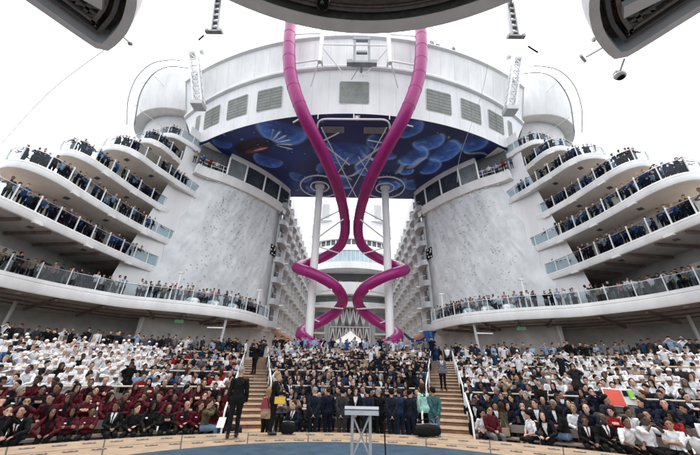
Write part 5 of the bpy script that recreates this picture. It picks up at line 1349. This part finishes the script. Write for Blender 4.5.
FRM = [(-1.28, 13.3, 'grey', 'behind', .1, 'navy', 'grey haired man in navy suit at the left end of the standing line'), (-.78, 13.9, 'brown', 'stand', .5, 'navy', 'man in navy suit turned right, second in the standing line'),
 (-.22, 13.35, 'black', 'behind', -.2, 'charcoal', 'man in charcoal suit in the standing line left of the lectern'), (.28, 14.0, 'brown', 'stand2', BACK, 'black', 'woman in black jacket and white shirt facing the stage behind the lectern'),
 (.72, 13.4, 'black', 'behind', .35, 'navy', 'man in navy suit standing right behind the microphone'), (1.18, 13.6, 'grey', 'stand2', .6, 'black', 'grey haired man in black suit facing right in the standing line'),
 (1.62, 13.3, 'black', 'behind', -.1, 'navy', 'dark haired man in navy suit fourth from the right of the standing line'), (2.0, 13.95, 'brown', 'photo', .3, 'dark blue', 'man in dark blue suit raising a phone in the standing line'), (2.32, 13.35, 'black', 'stand', -.7, 'navy', 'dark haired man in navy suit left of the woman in mint')]
for x, y, h, ps, rz, top, lab in FRM:
    special(lab, ps, (x, y, -.5), rz, of(top, top, h, 'long' if lab.startswith('woman') else 'crop' if h == 'grey' else 'short', inner='white'), 'people standing in line in front of the centre stand', skip=.3)
special('woman in mint top standing beside the man in the teal jacket', 'standf', (2.86, 13.5, -.3), .3, of('mint', 'black', 'brown', 'long'), skip=.3)
special('man in teal jacket and jeans standing over the black duffel bag', 'behind', (3.1, 12.95, -.42), .2, of('teal', 'denim', 'black', 'short', 1), scale=1.04, skip=.3)
special('seated man in navy suit on the lowest step by the black camera bag', 'lap', (-2.0, 13.3, -.52), BACK - .3, of('navy', 'navy', 'brown', 'short', inner='white', tie='maroon'), skip=.3)
special('woman crouching in black beside the man on the lowest step', 'lean2', (-1.55, 14.0, -.5), BACK + .6, of('black', 'black', 'auburn', 'long', inner='beige'), skip=.3)
special('man in maroon sweater and pale trousers seated at the foot of the right stairs', 'lap', (5.0, 12.75, -.5), BACK + .1, of('maroon', 'grey', 'black', 'short', 1), skip=.3)
special('woman in long olive coat standing with a tan bag by the right front row', 'standf', (5.55, 12.9, -.75), .7, of('olive green', 'olive green', 'brown', 'long'), scale=.98, skip=.3)
special('woman in black with long dark hair turned to the front row on the right', 'turn', (7.15, 12.05, -.42), .9, of('black', 'denim', 'black', 'long', 1), skip=.3)
special('man in tan jacket standing with a camera raised in the right stand', 'photo', (7.2, 15.9, .05), 2.2, of('tan', 'khaki', 'brown', 'short', 0), skip=.3)
special('bald man in navy coat standing in profile in the right stand', 'stand2', (7.95, 16.4, .1), -1.4, of('dark blue', 'navy', 'brown', 'bald', 1), skip=.3)
special('grey haired man in black coat standing with his back turned in the right stand', 'behind', (8.15, 14.9, -.15), -.7, of('black', 'black', 'grey', 'crop', 0), skip=.3)
special('photographer in white shirt standing with raised arms in the left stand', 'photo', (-12.3, 16.6, .75), -2.4, of('white', 'grey', 'black', 'short', 2), skip=.3)
special('photographer in olive jacket crouching with a camera beside the left stairs', 'phone', (-5.0, 12.75, -.5), -1.5, of('olive green', 'denim', 'brown', 'short', 0), skip=.3)
special('photographer in black crouching near the man in the black suit', 'phone', (-4.25, 12.9, -.5), -1.3, of('black', 'charcoal', 'black', 'short', 0), skip=.3)
special('person in white shirt and tie standing at the top of the right stairs', 'stand', (5.25, 19.3, 1.13), BACK, of('grey', 'black', 'black', 'short', 1, inner='white', tie='black'), skip=0)
special('camera operator in black standing half way up the left stairs', 'photo', (-6.0, 21.6, 1.72), 2.6, of('black', 'black', 'black', 'short', 1), skip=0)
special('waiter in black waistcoat and white sleeves in the left stand', 'lap', (-11.2, 14.9, .35), BACK + .7, of('white', 'black', 'black', 'short', 2, inner='black'), skip=.3)
SKIP += [(Vector((10.2, 13.35)), .42), (Vector((10.7, 13.45)), .3), (Vector((9.6, 12.6)), .3)]
for i in range(NROW - 1):
    for blk in (-1, 0, 1):
        if blk == 0 and i < 1: continue
        seat_row(i, blk)
# standing rows behind each block, at the boardwalk rail and below the promenade deck
for blk in (-1, 0, 1):
    for (r, zz) in (((28.0, ZB), (28.9, ZB)) if blk == 0 else ((28.2, ZS), (29.4, ZS), (31.2, ZS))):
        a0, a1 = (-R(15), R(15)) if blk == 0 else ((R(14.5), R(50)) if blk > 0 else (-R(50), -R(14.5)))
        n = int((a1 - a0) * r / .62)
        for k in range(n):
            a = a0 + (a1 - a0) * (k + .5 + rng.uniform(-.3, .3)) / n; p = ring(r + rng.uniform(-.2, .2), a)
            if abs(p.x) > p.y * 1.12 or rng.random() < .14: continue
            top = pick('light blue', 'light blue', 'light blue', 'blue', 'white', 'navy') if blk == 0 and abs(a) < R(11) else pick('black', 'black', 'black', 'navy', 'charcoal', 'charcoal', 'white', 'grey', 'dark blue', 'light blue')
            add_person(pick('stand', 'stand2', 'photo', 'standf', 'stand'), (p.x, p.y, zz), math.pi - a + rng.gauss(0, .4), mk(top, pick('black', 'navy')), blk='b', row=NROW, idx=k, n=n)
# on the terraces and the promenade decks, leaning on the rails
for (s, li), (path, nrm, z) in TERR.items():
    L = path_len(path); zf = z + (.8 if li == 'A' else .46); lanes = 2 if li == 'A' else 1
    for lane in range(lanes + (1 if li in (0, 1, 2, 3, 4) else 0)):
        d = 1.2 if li != 'A' else 1.0
        end = L - (1.0 if li == 'A' else 2.6)
        while d < end:
            dens = .52 + .3 * math.sin(d * .9 + (li if li != 'A' else 7) * 2 + s); d += rng.choice([.38, .45, .5, .55, .9])
            if rng.random() > dens + (.5 if li in (0, 1, 2, 'A') else .34) - (.25 * lane if li != 'A' else 0): continue
            p = at_len(path, d); j = min(range(len(path)), key=lambda w: (path[w] - p).length); n_ = nrm[j]; c = p - n_ * (.55 + .62 * lane + rng.uniform(0, .12))
            if abs(c.x) > 25.2 or (li != 'A' and c.y > 30.8 - (0 if li not in (4, 5) else -1)): continue
            if li == 'A' and c.y > 36.5: continue
            face = math.atan2(n_.y, n_.x) - math.pi / 2 + rng.gauss(0, .55)
            o = mk(pick('navy', 'dark blue', 'dark blue', 'blue', 'dark blue', 'navy', 'charcoal', 'light blue'), pick('navy', 'black', 'black')) if li != 'A' else mk(pick('white', 'black', 'grey', 'pink', 'white', 'navy', 'tan', 'charcoal', 'light blue'), pick('black', 'navy', 'grey'))
            add_person(('railf' if o['fem'] else 'rail') if lane == 0 and rng.random() < .75 else pick('stand', 'stand2', 'standf', 'photo'), (c.x, c.y, zf), face, o, blk='t', row=0, idx=0, n=0)
for s in (-1, 1):                                             # bright clothes in the open ends of the lounges
    for k in range(5):
        add_person(pick('stand', 'stand2'), (s * (19.0 - .62 * k), 31.2 + .62 * k - .95, 24.4), math.pi + s * -.5, mk(pick('red', 'white', 'beige', 'blue', 'light blue'), 'black'), blk='t', row=0, idx=0, n=0)
for k, x in enumerate((9.6, 10.4, 12.6)):
    add_person('stand', (x, fy(x, 38.2) + .4, 38.5), math.pi, mk('charcoal', 'black'), blk='t', row=0, idx=0, n=0)

# ------------------------------------------------------------------ build: the nearest as persons, the rest as one crowd
def in_view(p, m=1.12):
    x, y, z = p.x, p.y, p.z + .8 - 1.72; P_ = R(25.6); d = y * math.cos(P_) + z * math.sin(P_); v = -y * math.sin(P_) + z * math.cos(P_)
    return d > 1 and abs(x / d * 311) < 350 * m and abs(v / d * 311) < 240 * m
NAMED = 298
for q_ in PEOPLE: q_['d'] = (q_['pos'] - Vector((0, 0, 1.72))).length + (0 if q_.get('label') or q_['blk'] in (-1, 0, 1) else 5); q_['vis'] = in_view(q_['pos'], 1.0)
order = sorted([p for p in PEOPLE if p['vis']], key=lambda p: (0 if p.get('label') else 1, p['d']))
near = order[:NAMED]; nid = set(id(p) for p in near); far = [p for p in PEOPLE if id(p) not in nid and (p['vis'] or in_view(p['pos'], 1.2))]
def g_desc(o):
    t = o['top']
    if o.get('inner') and o['inner'] != t and o['inner'] != 'black': return f'{t} jacket over {o["inner"]} shirt'
    if o.get('inner'): return f'{t} jacket'
    if o.get('legs') == 'skirt': return f'{t} shirt and dark skirt'
    return f'{t} {"shirt" if t in ("white", "light blue", "blue", "pink", "mint") else "top"}'
def h_desc(o):
    if o.get('hat'): return 'white cap'
    if o['style'] == 'bald': return 'bald head'
    return {'long': 'long ', 'bun': 'tied ', 'short': 'short ', 'crop': 'cropped '}[o['style']] + o['hair'] + ' hair'
PDESC = {'lap': 'hands in lap', 'lap2': 'hands in lap', 'clap': 'clapping', 'clap2': 'clapping', 'lean': 'leaning forward', 'lean2': 'leaning forward', 'chin': 'hand at chin', 'talk': 'turned aside', 'talk2': 'turned aside', 'talkf': 'turned aside', 'cross': 'arms crossed', 'crossf': 'arms crossed', 'look': 'leaning forward', 'leanf': 'leaning forward', 'wave': 'one arm raised', 'phone': 'holding up a phone', 'turn': 'turned aside', 'photo': 'standing', 'stand': 'standing', 'stand2': 'standing', 'standf': 'standing'}
for p in near:
    if p.get('label'): continue
    o = p['o']; st = {-1: 'left', 0: 'centre', 1: 'right'}.get(p['blk'])
    g = g_desc(o); h = h_desc(o); a = PDESC[p['pose']]; rw = 'front' if p['row'] == 0 else ORD[p['row']]
    if p['blk'] == 0: rw = ORD[p['row'] - 1]; pos = f'{ORD[min(29, p["idx"])]} from the left'
    else: pos = f'{ORD[min(29, p["idx"])]} from stairs'
    p['c'] = [f'person in {g}, {h}, {a}, {st} stand', f'person in {g}, {h}, {a}, {rw} row, {st} stand', f'person in {g}, {h}, {rw} row of {st} stand, {pos}', f'person in {g}, {rw} row of {st} stand, {pos}']
    p['grp'] = f'audience seated in the {st} stand'
seen = {}
for lv in range(4):
    cnt = {}
    for p in near:
        if 'c' in p: cnt[p['c'][lv]] = cnt.get(p['c'][lv], 0) + 1
    for p in near:
        if 'c' in p and not p.get('label') and cnt[p['c'][lv]] == 1 and len(p['c'][lv].split()) <= 16: p['label'] = p['c'][lv]
for p in near:
    if 'c' in p and not p.get('label'): p['label'] = ' '.join(p['c'][3].split()[:16])
    make_person(p['pose'], p['pos'], p['rz'], p['o'], p['label'], p.get('grp'), p['scale'])
MATS = []; MIX = {}
def mi_of(m):
    if m.name not in MIX: MIX[m.name] = len(MATS); MATS.append(m)
    return MIX[m.name]
VV = []; FF = []; MI = []; off = 0
for p in far:
    V, F, part = LOWP[p['pose']]; o = p['o']; c, s_ = math.cos(p['rz']), math.sin(p['rz']); k = p['scale']
    W = np.stack([(V[:, 0] * c - V[:, 1] * s_) * k + p['pos'].x, (V[:, 0] * s_ + V[:, 1] * c) * k + p['pos'].y, V[:, 2] * k + p['pos'].z], 1)
    VV.append(W); FF += [tuple(i + off for i in f) for f in F]; off += len(V)
    d = {'skin': mi_of(SK[o['skin']]), 'hair': mi_of(M['hat'] if o.get('hat') else HR[o['hair']]) if o['style'] != 'bald' else mi_of(SK[o['skin']]), 'top': mi_of(CL[o['top']]), 'bottom': mi_of(CL[o['bottom']]), 'shoe': mi_of(M['shoe'])}
    MI += [d[x] for x in part]
me = bpy.data.meshes.new('crowd'); me.from_pydata(np.concatenate(VV).tolist(), [], FF)
for m in MATS: me.materials.append(m)
me.polygons.foreach_set('material_index', MI); me.polygons.foreach_set('use_smooth', [True] * len(FF)); me.update()
cr = bpy.data.objects.new('crowd', me); COL.objects.link(cr); tag(cr, 'distant crowd filling the upper rows, terraces and promenade decks', 'crowd', kind='stuff')
print('PEOPLE', len(PEOPLE), 'near', len(near), 'far', len(far), 'maxd', max(p['d'] for p in near))

# ------------------------------------------------------------------ small things people carry
t = thing('handbag', 'yellow flap handbag hanging at the hip of the blonde woman in black', 'handbag')
q = MB(); q.box((-2.22, 11.55, .98), (.34, .12, .2), rz=.2); q.build('bag_body', M['yellow'], t); q = MB(); q.tube(catmull([(-2.38, 11.55, 1.05), (-2.47, 11.68, 1.42), (-2.3, 11.66, 1.5), (-2.08, 11.56, 1.05)], .1), .012, 6); q.build('strap', M['black'], t)
t = thing('handbag', 'dark red handbag held beside the woman with the yellow bag', 'handbag')
q = MB(); rows = [[(-2.72 + (.17 - .03 * j) * math.cos(a), 11.72 + .08 * math.sin(a), .72 + .1 * j) for a in [2 * math.pi * k / 14 for k in range(15)]] for j in range(4)]; q.grid(rows); q.add(rows[0], [tuple(range(15))]); q.build('bag_body', M['redbag'], t, smooth=50)
q = MB(); q.tube([(-2.72 + .1 * math.cos(math.pi * k / 8), 11.72, 1.0 + .14 * math.sin(math.pi * k / 8)) for k in range(9)], .012, 6); q.build('handle', M['redbag'], t)
t = thing('shoulder_bag', 'tan shoulder bag worn by the woman in the olive coat', 'bag')
q = MB(); q.box((5.42, 12.72, .10), (.32, .12, .24), rz=.3); q.build('bag_body', CL['tan'], t); q = MB(); q.tube([(5.30, 12.72, .2), (5.42, 12.78, .66), (5.56, 12.74, .2)], .014, 6); q.build('strap', CL['tan'], t)
t = thing('display_board', 'orange red rectangular board in a white frame propped among the navy crew', 'board')
mt = Matrix.Rotation(R(-14), 3, 'X') @ Matrix.Rotation(R(4), 3, 'Y')
q = MB(); q.box((10.12, 13.45, 1.20), (.72, .03, .62), mtx=mt); q.build('frame', M['paper'], t); q = MB(); q.box((10.12, 13.42, 1.20), (.64, .03, .55), mtx=mt); q.build('panel', M['cardred'], t)
t = thing('display_board', 'small board with black shapes and a green panel beside the orange red board', 'board')
q = MB(); q.box((10.72, 13.5, 1.22), (.46, .03, .56), mtx=mt); q.build('frame', M['paper'], t); q = MB(); q.box((10.83, 13.47, 1.30), (.2, .03, .32), mtx=mt); q.build('green_panel', M['cardgreen'], t)
q = MB(); q.box((10.61, 13.47, 1.34), (.16, .03, .2), mtx=mt); q.box((10.61, 13.47, 1.09), (.16, .03, .16), mtx=mt @ Matrix.Rotation(.5, 3, 'Y')); q.build('dark_shapes', M['black'], t)
t = thing('paper_sheet', 'white paper sheet on the knees of the photographer in black', 'paper')
q = MB(); q.box((-4.3, 12.42, .22), (.24, .02, .32), mtx=Matrix.Rotation(-.5, 3, 'X')); q.build('sheet', M['paper'], t)
for nm, lab, c in (('camera', 'black camera held to the face of the man in the tan jacket', (7.43, 15.6, 1.58)), ('camera', 'black camera held by the photographer in the olive jacket', (-4.72, 12.72, .66)), ('camera', 'black video camera held on the left stairs', (-5.85, 21.3, 3.25))):
    t = thing(nm, lab, 'camera'); q = MB(); q.box(c, (.15, .09, .11)); q.box((c[0], c[1], c[2] + .07), (.07, .06, .04)); q.build('camera_body', M['black'], t)
    q = MB(); q.tube([(c[0], c[1] - .03, c[2]), (c[0], c[1] - .16, c[2])], [.04, .045], 12); q.build('lens', M['lens'], t)
# ================================================================== light, sky, camera
def finish():
    # put every Empty at the base of what it carries
    for o in list(bpy.data.objects):
        if o.type == 'EMPTY' and o.parent is None and o.location.length < 1e-6:
            lo = Vector((1e9,) * 3); hi = Vector((-1e9,) * 3)
            def acc(c, off):
                nonlocal lo, hi
                for ch in c.children:
                    if ch.type == 'MESH':
                        for b in ch.bound_box:
                            p = Vector(b) + ch.location + off
                            lo = Vector(map(min, lo, p)); hi = Vector(map(max, hi, p))
                    acc(ch, off + ch.location)
            acc(o, Vector((0, 0, 0)))
            if lo.x > 1e8: continue
            base = Vector(((lo.x + hi.x) / 2, (lo.y + hi.y) / 2, lo.z))
            o.location = base
            for ch in o.children: ch.location = ch.location - base
finish()
w = bpy.data.worlds.new('World'); SC.world = w; w.use_nodes = True
nt = w.node_tree; bg = nt.nodes['Background']
sky = nt.nodes.new('ShaderNodeTexSky'); sky.sky_type = 'NISHITA'; sky.sun_disc = False
SUN_EL, SUN_ROT = R(80), R(12)
sky.sun_elevation = SUN_EL; sky.sun_rotation = SUN_ROT; sky.air_density = 1.0; sky.dust_density = 2.0; sky.ozone_density = 1.0
hsv = nt.nodes.new('ShaderNodeHueSaturation'); hsv.inputs['Saturation'].default_value = SKY_SAT
nt.links.new(sky.outputs['Color'], hsv.inputs['Color']); nt.links.new(hsv.outputs['Color'], bg.inputs['Color'])
bg.inputs['Strength'].default_value = SKY_STR
sl = bpy.data.lights.new('overcast_sun', 'SUN'); sl.energy = SUN_STR; sl.angle = R(14); sl.color = (1, .97, .93)
so = bpy.data.objects.new('overcast_sun', sl); COL.objects.link(so)
# Nishita: rotation 0 puts the sun toward +Y and positive rotation turns it clockwise seen from above
d = Vector((math.sin(SUN_ROT) * math.cos(SUN_EL), math.cos(SUN_ROT) * math.cos(SUN_EL), math.sin(SUN_EL)))
so.rotation_euler = (-d).to_track_quat('-Z', 'Y').to_euler(); so.location = d * 120
cd = bpy.data.cameras.new('camera'); cam = bpy.data.objects.new('camera', cd); COL.objects.link(cam); SC.camera = cam
cd.sensor_width = 36; cd.lens = 36 * 311 / 700; cd.clip_start = .1; cd.clip_end = 4000
Mt = Matrix.Rotation(R(.33), 4, 'Z') @ Matrix.Rotation(R(90 + 25.6), 4, 'X') @ Matrix.Rotation(R(1.25), 4, 'Z')
cam.matrix_world = Matrix.Translation((0, 0, 1.72)) @ Mt
vs = SC.view_settings; vs.view_transform = 'Standard'; vs.look = 'None'; vs.exposure = EXPO; vs.gamma = 1; vs.use_curve_mapping = False
SC.render.film_transparent = False
SC.cycles.max_bounces = 8; SC.cycles.transparent_max_bounces = 24
